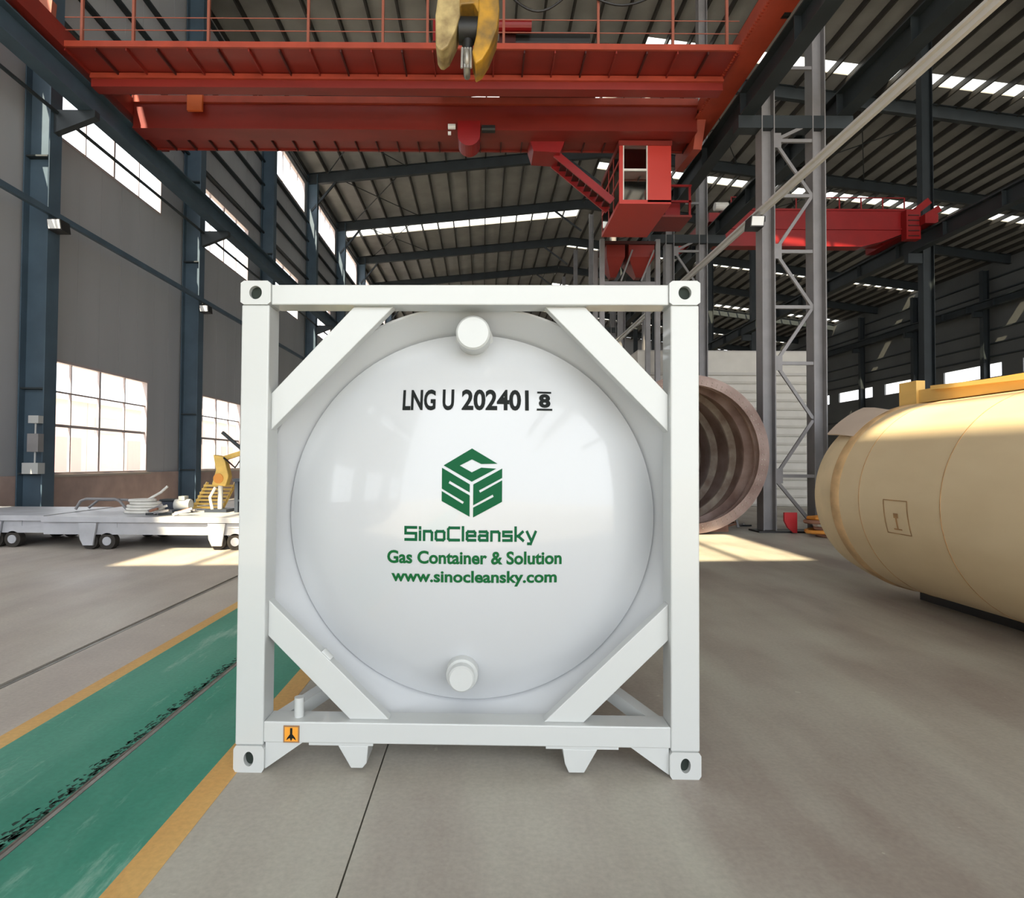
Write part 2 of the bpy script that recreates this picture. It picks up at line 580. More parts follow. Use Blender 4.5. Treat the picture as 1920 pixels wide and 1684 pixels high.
for fy in FRAMES:
    MB().ibeam((WX + 0.1, fy, roof_z(WX + .1) - 0.56), (RIDGE_X, fy, roof_z(RIDGE_X) - 0.56), 0.68, 0.26, 0.03, 0.03).build('rafter', 'steel_dark', ceiling)
    MB().ibeam((RIDGE_X, fy, roof_z(RIDGE_X) - 0.56), (RX1, fy, roof_z(RX1) - 0.56), 0.68, 0.26, 0.03, 0.03).build('rafter', 'steel_dark', ceiling)
for fy in FRAMES[6:9]:
    for xa, xb in ((-9.9, -4.9), (11.0, 16.0), (19.0, 24.0)):
        for s in (0, 1):
            p = (xa if s else xb, fy, roof_z(xa if s else xb) - 0.3)
            q = (xb if s else xa, fy + BAY, roof_z(xb if s else xa) - 0.3)
            MB().cyl(p, q, 0.03, n=6).build('brace_rod', 'steel_dark', ceiling)
for fy in FRAMES[7:12]:
    for x in (-9.4, 5.4):     # knee braces to the rafters
        xw = WX + 0.3 if x < 0 else 7.4
        MB().bar((xw, fy, roof_z(xw) - 2.6), (x, fy, roof_z(x) - 0.9), 0.12, 0.12).build('knee_brace', 'steel_dark', ceiling)

# ------------------------------------------------------------------ left columns
LEFT_LABELS = {0: 'dark blue steel column nearest on the left, with switch boxes on it',
               1: 'dark blue steel column between the two tall lower wall windows',
               2: 'left-hand wall column just above the upper left corner of the white tank frame'}
def left_column(k):
    fy = Y0 + BAY * k
    far = k > 2
    c = thing('steel_column', LEFT_LABELS.get(k, 'distant dark steel column along the left wall behind the tank'), 'column', (0, fy, 0),
              group='columns of the left wall' if not far else 'distant columns of the left wall')
    H = 19.7
    box(-10.53, -10.5, -0.2, 0.2, 0.03, H).build('flange', 'steel_blue', c)
    box(-11.13, -11.1, -0.2, 0.2, 0.03, H).build('flange', 'steel_blue', c)
    box(-11.1, -10.53, -0.012, 0.012, 0.03, H).build('web', 'steel_blue', c)
    if not far:
        for z in (1.3, 3.35, 9.0, 12.0):
            box(-11.1, -10.53, -0.17, -0.012, z - 0.02, z + 0.02).build('stiffener', 'steel_dark', c)
    MB().prism([(-10.5, 9.6), (-9.5, 10.0), (-9.5, 10.17), (-10.5, 10.17)], 'y', -0.09, 0.09).build('bracket', 'steel_dark', c)
    box(-11.2, -10.3, -0.3, 0.3, 0.0, 0.03).build('base_plate', 'steel_dark', c)
    return c
for k in range(0, 9):
    left_column(k)

def runway(x0, x1, label, y0=ROOF_Y0 + 1, m='steel_dark', zb=10.17):
    xc = (x0 + x1) / 2
    r = thing('runway_beam', label, 'beam', (xc, 0, zb), group='crane runway beams')
    MB().ibeam((0, y0, 0.30), (0, ROOF_Y1 - 1, 0.30), 0.60, x1 - x0, 0.035, 0.03).build('girder', m, r)
    box(-0.05, 0.05, y0, ROOF_Y1 - 1, 0.60, 0.70).build('rail', 'steel_dark', r)
    n = 0
    for fy in FRAMES:
        for dy in (0, 2.5, 5.0):
            if 8 < fy + dy < 50:
                box(-(x1 - x0) / 2 + 0.01, -0.015, fy + dy - 0.012, fy + dy + 0.012, 0.035, 0.565).build('stiffener', m, r)
    return r
runway(-9.92, -9.55, 'long dark crane runway beam along the left wall, under the red crane', m='steel_blue')
runway(6.25, 6.60, 'long dark runway beam at the right end of the big red crane')
runway(8.62, 8.97, 'dark runway beam just right of the lattice column, rising out of the top')
runway(17.1, 17.45, 'runway beam carrying the right end of the small bright red crane')
runway(38.6, 39.05, 'low dark runway beam along the far right wall above its windows', zb=13.75)

# ------------------------------------------------------------------ lattice columns on the right of the hall
def lattice_column(k):
    fy = Y0 + 0.1 + BAY * k
    lab = {0: 'tall grey lattice column with zigzag bracing beside the tan tank',
           1: 'grey lattice column in front of the white shutter shed, behind the tank frame'}.get(k, 'distant lattice column down the hall right of the cab')
    c = thing('lattice_column', lab, 'column', (0, fy, 0), group='lattice columns' if k < 2 else 'distant lattice columns')
    far = k > 1
    m = 'steel_grey'
    # each leg is an H section, flanges across the hall
    for x, top in ((6.76, 11.4), (8.0, 20.6)):
        l = MB().ibeam((x + 0.16, 0, 0.04), (x + 0.16, 0, top), 0.32, 0.34, 0.025, 0.02, up=(1, 0, 0)).build('leg', m, c)
    zl = [7.91 - 2.73 * i + CAM_H for i in range(4)]
    xa, xb = 7.08, 8.0
    if not far:
        L = [(xa, z) for z in zl]
        R = [(xb, z + 1.37) for z in zl] + [(xb, 0.1)]
        for i in range(4):
            MB().bar((R[i][0], -0.12, R[i][1] if i else zl[0] + 0.45), (L[i][0], -0.12, L[i][1]), 0.05, 0.075).build('brace', m, c)
            if i < 3:
                MB().bar((L[i][0], -0.12, L[i][1]), (R[i + 1][0], -0.12, R[i + 1][1]), 0.05, 0.075).build('brace', m, c)
        MB().bar((xa, -0.12, zl[3] - 0.1), (xb, -0.12, 0.15), 0.05, 0.075).build('brace', m, c)
        for z in zl + [zl[0] - 1.36, zl[1] - 1.36, 11.35]:
            box(xa, xb, -0.15, -0.09, z - 0.04, z + 0.04).build('strut', m, c)
        for z in zl:
            box(xa - 0.02, xa + 0.16, -0.155, -0.145, z - 0.18, z + 0.18).build('gusset_plate', m, c)
    else:
        for i in range(4):
            box(xa, xb, -0.1, 0.1, zl[i] - 0.05, zl[i] + 0.05).build('strut', m, c)
    box(6.2, 9.0, -0.16, 0.16, 9.85, 10.16).build('bracket', 'steel_dark', c)
    box(6.6, 8.5, -0.28, 0.28, 0.0, 0.04).build('base_plate', 'black_steel', c)
for k in range(0, 7):
    lattice_column(k)

for k in range(0, 8):
    fy = Y0 + 1.8 + BAY * k
    c = thing('slim_column', 'dark slim column standing between the two right-hand bays' if k > 1 else
              ('dark slim column nearest on the far right' if k == 0 else 'dark slim column right of the small bright red crane'), 'column', (0, fy, 0), group='slim columns of the right bays')
    MB().ibeam((17.85, 0, 0.03), (17.85, 0, roof_z(17.85) - 0.9), 0.45, 0.3, 0.025, 0.02, up=(1, 0, 0)).build('shaft', 'steel_dark', c)
    box(17.05, 17.63, -0.12, 0.12, 9.75, 10.15).build('bracket', 'steel_dark', c)
    box(17.5, 18.2, -0.3, 0.3, 0.0, 0.03).build('base_plate', 'black_steel', c)
    c = thing('wall_column', 'dark column against the far right wall with its small windows', 'column', (0, fy, 0), group='columns of the right wall')
    MB().ibeam((39.5, 0, 0.03), (39.5, 0, roof_z(39.5) - 0.9), 0.5, 0.35, 0.025, 0.02, up=(1, 0, 0)).build('shaft', 'steel_dark', c)
    box(38.55, 39.25, -0.12, 0.12, 13.3, 13.73).build('bracket', 'steel_dark', c)
    box(39.1, 39.9, -0.3, 0.3, 0.0, 0.03).build('base_plate', 'black_steel', c)

# ------------------------------------------------------------------ tank container
YAW = -0.01878
tank = thing('tank_container', 'white gas tank container with green cube logo in a square steel frame', 'tank container', (-0.0789, 3.107, 0.0), YAW)
HW, TOPZ = 1.219, 2.603
LEN = 6.058
def casting(u0, u1, z0, z1, v0, v1, cu, cz, hr):
    """corner casting: a block whose front face has a real oval hole"""
    n = 28
    mb = MB()
    outer, inner = [], []
    for i in range(n):
        a = 2 * math.pi * (i + 0.5) / n
        ca, sa = math.cos(a), math.sin(a)
        t = min((u1 - u0) / 2 / max(1e-6, abs(ca)), (z1 - z0) / 2 / max(1e-6, abs(sa)))
        outer.append(((u0 + u1) / 2 + ca * t, (z0 + z1) / 2 + sa * t))
        inner.append((cu + ca * hr[0], cz + sa * hr[1]))
    vo = [(p[0], v0, p[1]) for p in outer]
    vi = [(p[0], v0, p[1]) for p in inner]
    vb = [(p[0], v0 + 0.03, p[1]) for p in inner]
    bk = [(p[0], v1, p[1]) for p in outer]
    mb.v = vo + vi + vb + bk
    for i in range(n):
        j = (i + 1) % n
        mb.f.append((i, j, n + j, n + i))
        mb.f.append((n + i, n + j, 2 * n + j, 2 * n + i))
        mb.f.append((j, i, 3 * n + i, 3 * n + j))
    mb.f.append(tuple(3 * n + i for i in range(n)))
    c = mb.build('corner_casting', 'white_paint', tank)
    cav = MB().cyl((cu, v0 + 0.028, cz), (cu, v0 + 0.03 + 0.08, cz), hr[0] * 1.5, n=20).build('hole_shade_plug', 'hole_shade', c)  # dark plug, its colour stands in for the shade inside the hole
    return c
C_W = 0.158
for s in (-1, 1):
    for v0, v1 in ((-0.008, 0.155), (LEN - 0.155, LEN + 0.008)):
        a, b = (-HW - 0.004, -HW + C_W) if s < 0 else (HW - C_W, HW + 0.004)
        cu = (a + b) / 2
        casting(a, b, 0.0, 0.138, v0, v1, cu + (-0.0 if s < 0 else 0.0), 0.07, (0.026, 0.038))
        casting(a, b, TOPZ - 0.128, TOPZ, v0, v1, cu, TOPZ - 0.064, (0.034, 0.036))
        pa, pb = (-HW, -HW + 0.15) if s < 0 else (HW - 0.15, HW)
        vv = (0.0, 0.15) if v0 < 1 else (LEN - 0.15, LEN)
        box(pa, pb, vv[0], vv[1], 0.138, TOPZ - 0.128).build('corner_post', 'white_paint', tank, bevel=0.008)
for va, vb in ((0.004, 0.145), (LEN - 0.145, LEN - 0.004)):
    box(-HW + C_W, HW - C_W, va, vb, 2.477, 2.585).build('top_beam', 'white_paint', tank, bevel=0.006)
    box(-HW + 0.15, HW - 0.15, va, vb, 0.152, 0.262).build('bottom_beam', 'white_paint', tank, bevel=0.006)
    bva, bvb = (0.045, 0.115) if va < 1 else (LEN - 0.115, LEN - 0.045)
    E = HW - 0.15
    for s in (-1, 1):
        up = [(s * E, 2.005), (s * 0.625, 2.477), (s * 0.41, 2.477), (s * E, 1.805)]
        MB().prism(up, 'y', bva, bvb).build('corner_brace', 'white_paint', tank, bevel=0.004)
        lo = [(s * E, 0.70), (s * E, 0.892), (s * 0.412, 0.262), (s * 0.622, 0.262)]
        MB().prism(lo, 'y', bva, bvb).build('corner_brace', 'white_paint', tank, bevel=0.004)
        MB().prism([(s * (HW - C_W), 0.012), (s * (HW - C_W), 0.152), (s * 0.862, 0.152)], 'y', va + 0.008, va + 0.10).build('corner_gusset', 'white_paint', tank)
box(-0.83, -0.58 + 0.09, 0.012, 0.13, 0.138, 0.152).build('base_strip', 'white_paint', tank)
box(0.42, 0.80, 0.012, 0.13, 0.138, 0.152).build('base_strip', 'white_paint', tank)
MB().prism([(-0.675, 0.138), (-0.515, 0.138), (-0.522, 0.05), (-0.545, 0.022), (-0.605, 0.022)], 'y', 0.01, 0.16).build('support_foot', 'white_paint', tank, bevel=0.004)
MB().prism([(0.507, 0.138), (0.690, 0.138), (0.620, 0.016), (0.540, 0.016), (0.520, 0.06)], 'y', 0.01, 0.16).build('support_foot', 'white_paint', tank, bevel=0.004)
SR = 1.18
TR, TU, TZ = 1.06, 0.008, 1.325
DOME_V, DOME_B = 0.33, 0.22
def dome_v(u, w):
    r = min(1.0, math.hypot(u - TU, w - TZ) / TR)
    return DOME_V - DOME_B * (1 - r ** 2.7)
# skirt, vessel head, barrel
MB().lathe_y([(SR, 0.165), (SR + 0.012, 0.165), (SR + 0.012, 0.42), (SR, 0.42), (TR + 0.004, DOME_V + 0.02)], TU, TZ, 128, closed=True).build('skirt', 'white_vessel', tank, smooth=True)
pr = [(TR * i / 26.0, DOME_V - DOME_B * (1 - (i / 26.0) ** 2.7)) for i in range(27)]
pr[0] = (0.0005, pr[0][1])
pr += [(TR - 0.001, DOME_V + 0.05)]
MB().lathe_y(pr, TU, TZ, 128).build('vessel_head', 'white_vessel', tank, smooth=True)
MB().lathe_y([(0.4, LEN - 0.35), (TR - 0.02, LEN - 0.42), (TR, LEN - 0.5), (TR + 0.02, 0.42), (TR - 0.1, 0.42)], TU, TZ, 96).build('barrel', 'white_vessel', tank, smooth=True)
MB().lathe_y([(SR, LEN - 0.165), (SR + 0.012, LEN - 0.165), (SR + 0.012, LEN - 0.5), (TR, LEN - 0.5)], TU, TZ, 96, closed=True).build('skirt', 'white_vessel', tank, smooth=True)
# A-shaped struts from the bottom corners to the vessel
for s in (-1, 1):
    MB().bar((s * 1.04, 0.13, 0.205), (s * 0.74, 0.56, 0.32), 0.075, 0.075).build('inner_strut', 'white_paint', tank)
    MB().bar((s * 0.56, 0.13, 0.205), (s * 0.76, 0.50, 0.29), 0.055, 0.055).build('inner_strut', 'white_paint', tank)
# nozzles
n1 = MB().lathe_y([(0.001, 0.095), (0.084, 0.095), (0.094, 0.106), (0.094, 0.30), (0.11, 0.31), (0.11, 0.36)], 0.02, 2.35, 40).build('nozzle', 'white_paint', tank, smooth=True)
n2 = MB().lathe_y([(0.001, 0.075), (0.062, 0.075), (0.071, 0.084), (0.071, 0.14)], -0.03, 0.468, 36).build('nozzle', 'white_paint', tank, smooth=True)
MB().lathe_y([(0.06, 0.14), (0.086, 0.14), (0.090, 0.15), (0.090, 0.26)], -0.03, 0.468, 36).build('nozzle_collar', 'white_paint', n2, smooth=True)
MB().cyl((-0.904, 0.075, 0.262), (-0.904, 0.075, 0.365), 0.026, n=18).build('pipe_stub', 'white_paint', tank, smooth=True)
MB().cyl((-0.79, 0.08, 0.605), (-0.745, 0.08, 0.56), 0.032, n=16).build('lifting_lug', 'white_paint', tank, smooth=True)

# decals -------------------------------------------------
def decal(name, tris, pts, material, parent, off=0.003, sub=1):
    """2-D (u, w) triangles wrapped onto the vessel head as a thin print"""
    bm = bmesh.new()
    vs_ = [bm.verts.new((p[0], 0, p[1])) for p in pts]
    for t in tris:
        try:
            bm.faces.new([vs_[i] for i in t])
        except ValueError:
            pass
    if sub:
        bmesh.ops.subdivide_edges(bm, edges=bm.edges[:], cuts=sub, use_grid_fill=True)
    for v in bm.verts:
        v.co.y = dome_v(v.co.x, v.co.z) - off
    bmesh.ops.recalc_face_normals(bm, faces=bm.faces)
    me = bpy.data.meshes.new(name)
    bm.to_mesh(me)
    bm.free()
    me.materials.append(MATS[material])
    o = bpy.data.objects.new(name, me)
    COL.objects.link(o)
    o.parent = parent
    return o

def poly_decal(name, poly, material, parent, fit):
    pts = [fit(p) for p in poly]
    tr = tessellate_polygon([[Vector((p[0], p[1], 0)) for p in pts]])
    return decal(name, tr, pts, material, parent, sub=1)

logo = bpy.data.objects.new('logo', None)
COL.objects.link(logo)
logo.parent = tank
logo['label'] = 'green cube logo'
def fit_logo(p):
    x = 700 + p[0] / 5.053
    yy = 820 + p[1] / 5.053
    return ((x - 905) / 344 + 0.0789 - (x - 885) * 0.0000, CAM_H - (yy - 866) / 344 - (x - 905) * 0.0063 / 344)
poly_decal('logo_top', [(660, 265), (930, 100), (1175, 243), (1020, 248), (930, 205), (815, 265), (930, 328), (1020, 282), (1165, 290), (930, 418)], 'decal_green', logo, fit_logo)
poly_decal('logo_side', [(645, 288), (912, 443), (912, 520), (720, 412), (710, 434), (912, 548), (912, 750), (645, 605), (645, 510), (846, 630), (857, 610), (645, 487)], 'decal_green', logo, fit_logo)
poly_decal('logo_side', [(945, 443), (1220, 288), (1220, 378), (1000, 500), (1010, 520), (1220, 400), (1220, 605), (945, 757), (945, 663), (1140, 558), (1130, 538), (945, 642)], 'decal_green', logo, fit_logo)

def font_mesh(body, bold=0.0, spacing=1.0):
    cu = bpy.data.curves.new('text', 'FONT')
    cu.body = body
    cu.offset = bold
    cu.space_character = spacing
    cu.resolution_u = 4
    ob = bpy.data.objects.new('text', cu)
    COL.objects.link(ob)
    dg = bpy.context.evaluated_depsgraph_get()
    ev = ob.evaluated_get(dg)
    me = ev.to_mesh()
    pts = [(v.co.x, v.co.y) for v in me.vertices]
    tris = [tuple(p.vertices) for p in me.polygons]
    ev.to_mesh_clear()
    bpy.data.objects.remove(ob)
    bpy.data.curves.remove(cu)
    return pts, tris

def text_decal(name, body, u0, u1, w0, w1, material, bold=0.0, spacing=1.0, label=None):
    """lettering fitted into the box u0..u1, w0..w1 (ink box of the whole line)"""
    pts, tris = font_mesh(body, bold, spacing)
    xs = [p[0] for p in pts]
    ys = [p[1] for p in pts]
    fx = (u1 - u0) / (max(xs) - min(xs))
    fy = (w1 - w0) / (max(ys) - min(ys))
    q = [(u0 + (p[0] - min(xs)) * fx, w0 + (p[1] - min(ys)) * fy) for p in pts]
    o = decal(name, tris, q, material, tank, sub=0)
    if label:
        o['label'] = label
    return o
for body, ua, ub in (('LNG', -0.378, -0.190), ('U', -0.151, -0.086), ('202401', -0.043, 0.333)):
    text_decal('serial_lettering', body, ua, ub, 1.927, 2.047, 'decal_black', bold=0.03, label='black serial lettering reading ' + body)
text_decal('check_digit', '8', 0.390, 0.456, 1.946, 2.026, 'decal_black', bold=0.05)
def rect_decal(name, u0, u1, w0, w1, material):
    n = 4
    pts, tr = [], []
    for i in range(n + 1):
        u = u0 + (u1 - u0) * i / n
        pts += [(u, w0), (u, w1)]
    for i in range(n):
        tr.append((2 * i, 2 * i + 2, 2 * i + 3, 2 * i + 1))
    return decal(name, tr, pts, material, tank, sub=0)
rect_decal('check_digit_bar', 0.382, 0.462, 2.029, 2.040, 'decal_black')
rect_decal('check_digit_bar', 0.378, 0.466, 1.930, 1.941, 'decal_black')
text_decal('slogan_lettering', 'Gas Container & Solution', -0.447, 0.515, 1.079, 1.152, 'decal_leaf', bold=0.03, label='green slogan lettering')
text_decal('web_address_lettering', 'www.sinocleansky.com', -0.424, 0.489, 0.958, 1.044, 'decal_leaf', bold=0.03, label='green web address lettering')
# wide squared company lettering built from strokes
GL = {
 'S': ([[(1, 1), (0, 1), (0, .52), (1, .52), (1, 0), (0, 0)]], 1.0),
 'i': ([[(0, 0), (0, .66)], [(0, .93), (0, 1.0)]], 0.0),
 'n': ([[(0, 0), (0, .7), (.62, .7), (.74, .58), (.74, 0)]], 0.74),
 'o': ([[(0, .1), (0, .6), (.1, .7), (.68, .7), (.78, .6), (.78, .1), (.68, 0), (.1, 0), (0, .1)]], 0.78),
 'C': ([[(1, 1), (.12, 1), (0, .88), (0, .12), (.12, 0), (1, 0)]], 1.0),
 'l': ([[(0, 0), (0, 1.05)]], 0.0),
 'e': ([[(.76, 0), (.1, 0), (0, .1), (0, .6), (.1, .7), (.66, .7), (.76, .6), (.76, .36), (0, .36)]], 0.76),
 'a': ([[(.05, .7), (.66, .7), (.76, .6), (.76, 0), (.08, 0), (0, .08), (0, .3), (.08, .38), (.76, .38)]], 0.76),
 's': ([[(.76, .7), (0, .7), (0, .37), (.76, .37), (.76, 0), (0, 0)]], 0.76),
 'k': ([[(0, 0), (0, 1.05)], [(0, .36), (.25, .36), (.66, .7)], [(.25, .36), (.70, 0)]], 0.70),
 'y': ([[(0, .7), (.38, 0)], [(.8, .7), (.34, -.27), (.12, -.27)]], 0.8),
}
pts, quads = [], []
cx = 0.0
TH = 0.235
for ch in 'SinoCleansky':
    strokes, adv = GL[ch]
    for st in strokes:
        for a, b in zip(st[:-1], st[1:]):
            d = Vector((b[0] - a[0], b[1] - a[1]))
            d.normalize()
            nrm = Vector((-d.y, d.x)) * TH / 2
            e = d * TH / 2 * 0.92
            k = len(pts)
            for q in ((a[0] - e.x - nrm.x, a[1] - e.y - nrm.y), (b[0] + e.x - nrm.x, b[1] + e.y - nrm.y),
                      (b[0] + e.x + nrm.x, b[1] + e.y + nrm.y), (a[0] - e.x + nrm.x, a[1] - e.y + nrm.y)):
                pts.append((cx + q[0], q[1]))
            quads.append((k, k + 1, k + 2, k + 3))
    cx += adv + TH + 0.15
xs = [p[0] for p in pts]
fx = (0.378 + 0.351) / (max(xs) - min(xs))
q = [(-0.351 + (p[0] - min(xs)) * fx, 1.206 + 0.0055 + p[1] * 0.0665) for p in pts]
o = decal('company_lettering', quads, q, 'decal_green', tank, sub=0)
o['label'] = 'green company name lettering'
# warning sticker on the bottom beam
st = MB().box(-0.962, -0.878, -0.0005, 0.004, 0.155, 0.243).build('warning_sticker', 'sticker_edge', tank)
st['label'] = 'orange warning sticker with a dark arrow'
box(-0.955, -0.885, -0.0015, 0.0, 0.162, 0.236).build('sticker_face', 'sticker_orange', st)
MB().prism([(-0.926, 0.232), (-0.914, 0.232), (-0.914, 0.200), (-0.900, 0.182), (-0.894, 0.168), (-0.912, 0.180), (-0.920, 0.164), (-0.928, 0.180), (-0.946, 0.168), (-0.940, 0.182), (-0.926, 0.200)], 'y', -0.0025, -0.0012).build('arrow_print', 'decal_black', st)

# ------------------------------------------------------------------ main bridge crane
crane = thing('bridge_crane', 'large red overhead travelling crane with twin girders, railing and operator cab', 'crane', (0, 0, 0))
Z = lambda h: CAM_H + h
XL, XR = -9.47, 5.72
# near girder with its walkway
ga = MB().box(XL, XR, 13.9, 14.2, Z(8.98), Z(9.75)).build('girder', 'crane_red', crane)
box(XL, XR, 13.84, 13.9, Z(9.16), Z(9.28)).build('flange_lip', 'crane_orange', ga)
wk = MB().box(XL - 0.1, XR + 0.1, 13.0, 13.9, Z(9.30), Z(9.34)).build('walkway', 'crane_red', crane)
box(XL - 0.1, XR + 0.1, 12.95, 13.0, Z(9.28), Z(9.41)).build('kick_plate', 'crane_orange', wk)
n = 22
for i in range(n + 1):
    x = XL + (XR - XL) * i / n
    box(x - 0.015, x + 0.015, 13.0, 13.84, Z(9.22), Z(9.30)).build('rib', 'crane_dark' if i % 2 else 'crane_red', wk)
posts = [45, 137, 235, 378, 568, 710, 795, 940, 1120, 1262, 1365]
for px in posts:
    x = (px - 905) * 13.0 / 1100
    if x < XL - 0.05:
        continue
    box(x - 0.028, x + 0.028, 12.96, 13.02, Z(9.41), Z(10.55)).build('railing_post', 'rail_rust', crane)
for h in (9.68, 9.97, 10.5):
    MB().cyl((XL, 12.99, Z(h)), (XR, 12.99, Z(h)), 0.012 if h < 10.4 else 0.025, n=6).build('guard_rail', 'rail_rust', crane)
# far girder
gb = MB().box(XL, XR, 15.6, 16.1, Z(8.98), Z(9.62)).build('girder', 'crane_red', crane)
box(XL, XR, 15.52, 16.18, Z(9.62), Z(9.80)).build('top_flange', 'crane_orange', gb)
box(XL, XR, 15.57, 16.15, Z(8.93), Z(8.98)).build('bottom_flange', 'crane_red', gb)
wk2 = MB().box(XL, XR, 16.15, 16.75, Z(9.02), Z(9.06)).build('walkway', 'crane_red', crane)
box(XL, XR, 16.75, 16.8, Z(8.98), Z(9.12)).build('kick_plate', 'crane_red', wk2)
for i in range(27):
    x = XL + (XR - XL) * i / 26
    box(x - 0.012, x + 0.012, 16.15, 16.75, Z(8.94), Z(9.02)).build('rib', 'crane_dark', wk2)
box(-7.95, -7.55, 15.44, 15.52, Z(9.35), Z(9.82)).build('buffer_tab', 'tab_orange_sunlit', gb)
# end carriages on the runways
for x0, x1, s in ((-9.86, -9.45, -1), (5.72, 6.28, 1)):
    e = MB().box(x0, x1, 11.3, 17.4, Z(9.26), Z(9.72)).build('end_carriage', 'crane_orange' if s > 0 else 'crane_red', crane)
    for yy in (11.9, 16.9):
        xc = -9.735 if s < 0 else 6.2
        MB().cyl((xc - 0.07, yy, 10.87 + 0.17), (xc + 0.07, yy, 10.87 + 0.17), 0.17, n=20).build('wheel', 'black_steel', e)
mb = MB()
for i in range(70):
    yy = 11.35 + i * 0.086
    mb.box(5.66, 5.72, yy, yy + 0.045, Z(9.26), Z(9.32))
o = mb.build('rivet_row', 'crane_orange', crane)
o['kind'] = 'stuff'
MB().prism([(15.45, Z(9.5)), (17.0, Z(9.5)), (17.4, Z(9.2)), (17.4, Z(8.75)), (15.9, Z(8.62))], 'x', 5.72, 5.95).build('end_plate', 'crane_orange', crane)
# buffer with lamp at the upper left end
bu = MB().prism([(-10.02, Z(10.25)), (-9.66, Z(10.25)), (-9.69, Z(9.82)), (-9.76, Z(9.68)), (-9.90, Z(9.68)), (-9.99, Z(9.82))], 'y', 12.85, 13.0).build('end_buffer', 'rail_rust', crane)
MB().cyl((-9.86, 12.83, Z(9.88)), (-9.86, 12.86, Z(9.88)), 0.085, n=16).build('eye_hole', 'black_steel', bu)
MB().cyl((-9.84, 12.8, Z(9.78)), (-9.70, 12.8, Z(9.50)), 0.07, n=14).build('lamp', 'lamp_white', bu)
box(-9.84, -9.68, 12.85, 13.0, Z(9.60), Z(9.72)).build('buffer_foot', 'crane_red', bu)
# trolley and its drives on top of the girders
tr = MB().box(0.4, 3.0, 13.95, 16.0, Z(9.92), Z(10.15)).build('trolley', 'crane_dark', crane)
MB().cyl((0.7, 14.6, Z(10.5)), (2.6, 14.6, Z(10.5)), 0.33, n=24).build('rope_drum', 'black_steel', tr)
box(0.35, 0.75, 14.2, 15.6, Z(9.9), Z(10.8)).build('gearbox', 'crane_dark', tr)
MB().cyl((0.2, 14.05, Z(10.62)), (1.12, 14.05, Z(10.62)), 0.15, n=16).build('drive_motor', 'crane_pure', tr)
box(-1.3, -0.95, 14.3, 15.2, Z(10.2), Z(11.0)).build('gearbox', 'crane_pure', tr)
box(-1.3, 0.4, 13.97, 14.17, Z(9.75), Z(10.2)).build('trolley_beam', 'crane_dark', tr)
for xx in (0.9, 2.5):
    MB().cyl((xx, 13.98, Z(9.86)), (xx, 14.12, Z(9.86)), 0.12, n=16).build('wheel', 'black_steel', tr)
# festoon cables hanging over the walkway
for xa, xb, dz in ((0.45, 1.9, 0.45), (2.2, 3.9, 0.3)):
    pts_ = [(xa + (xb - xa) * t / 12, 12.9, Z(10.55) - dz * math.sin(math.pi * t / 12)) for t in range(13)]
    MB().tube(pts_, 0.025, 6).build('festoon_cable', 'black_steel', crane)
# travelling motor under the far girder
mo = MB().cyl((-0.42, 15.4, Z(8.72)), (-0.42, 16.0, Z(8.72)), 0.30, n=28).build('travel_motor', 'crane_pure', crane)
box(-0.72, -0.12, 15.42, 15.95, Z(8.75), Z(9.1)).build('motor_housing', 'crane_pure', mo)
MB().cyl((-0.98, 15.5, Z(8.98)), (-0.78, 15.5, Z(8.98)), 0.07, n=12).build('lamp', 'lamp_white', mo)
MB().cyl((-0.98, 15.5, Z(8.80)), (-0.90, 15.5, Z(8.80)), 0.05, n=12).build('lamp', 'lamp_white', mo)
MB().cyl((-0.08, 15.5, Z(8.92)), (0.28, 15.5, Z(8.92)), 0.10, n=12).build('coupling', 'black_steel', mo)
# landing and stair to the cab
MB().prism([(1.25, Z(9.0)), (1.36, Z(8.66)), (2.1, Z(8.62)), (2.25, Z(9.0))], 'y', 16.1, 16.9).build('landing', 'crane_pure', crane)
for yy in (16.3, 16.9):
    s_ = MB().bar((2.0, yy, Z(8.68)), (3.6, yy, Z(7.35)), 0.05, 0.2).build('stair_stringer', 'crane_pure', crane)
for i in range(9):
    t = (i + 0.5) / 9
    box(2.0 + 1.6 * t - 0.1, 2.0 + 1.6 * t + 0.1, 16.3, 16.9, Z(8.7 - 1.33 * t), Z(8.73 - 1.33 * t)).build('stair_tread', 'crane_dark', crane)
# operator cab
cab = bpy.data.objects.new('operator_cab', None)
COL.objects.link(cab)
cab.parent = crane
cab['label'] = 'red glazed operator cab'
cx0, cx1, cy0, cy1, cz0, cz1 = 3.72, 5.15, 16.0, 18.4, Z(7.2), Z(8.90)
cm = 'cab_red_lit'
wx1 = cx0 + 0.78
box(wx1, cx1, cy0, cy0 + 0.05, cz0, cz1 - 0.13).build('front_panel', 'cab_red_lit', cab)
box(cx0 - 0.02, cx1 + 0.02, cy0 - 0.03, cy1, cz1 - 0.13, cz1).build('cab_roof', 'crane_red', cab)
box(cx0, cx1, cy0, cy1, cz0 - 0.05, cz0 + 0.06).build('cab_floor', 'cab_red_lit', cab)
box(cx1 - 0.05, cx1, cy0 + 0.05, cy1, cz0 + 0.06, cz1 - 0.13).build('side_panel', 'crane_orange', cab)
box(cx0, cx1, cy1 - 0.05, cy1, cz0 + 0.06, cz1 - 0.13).build('rear_panel', 'crane_red', cab)
box(cx0, cx0 + 0.1, cy0, cy0 + 0.06, cz0 + 0.06, cz1 - 0.13).build('corner_post', cm, cab)
zm = (cz0 + cz1) / 2 + 0.05
box(cx0 + 0.1, wx1, cy0, cy0 + 0.06, zm - 0.03, zm + 0.03).build('glazing_bar', 'clutter_white', cab)
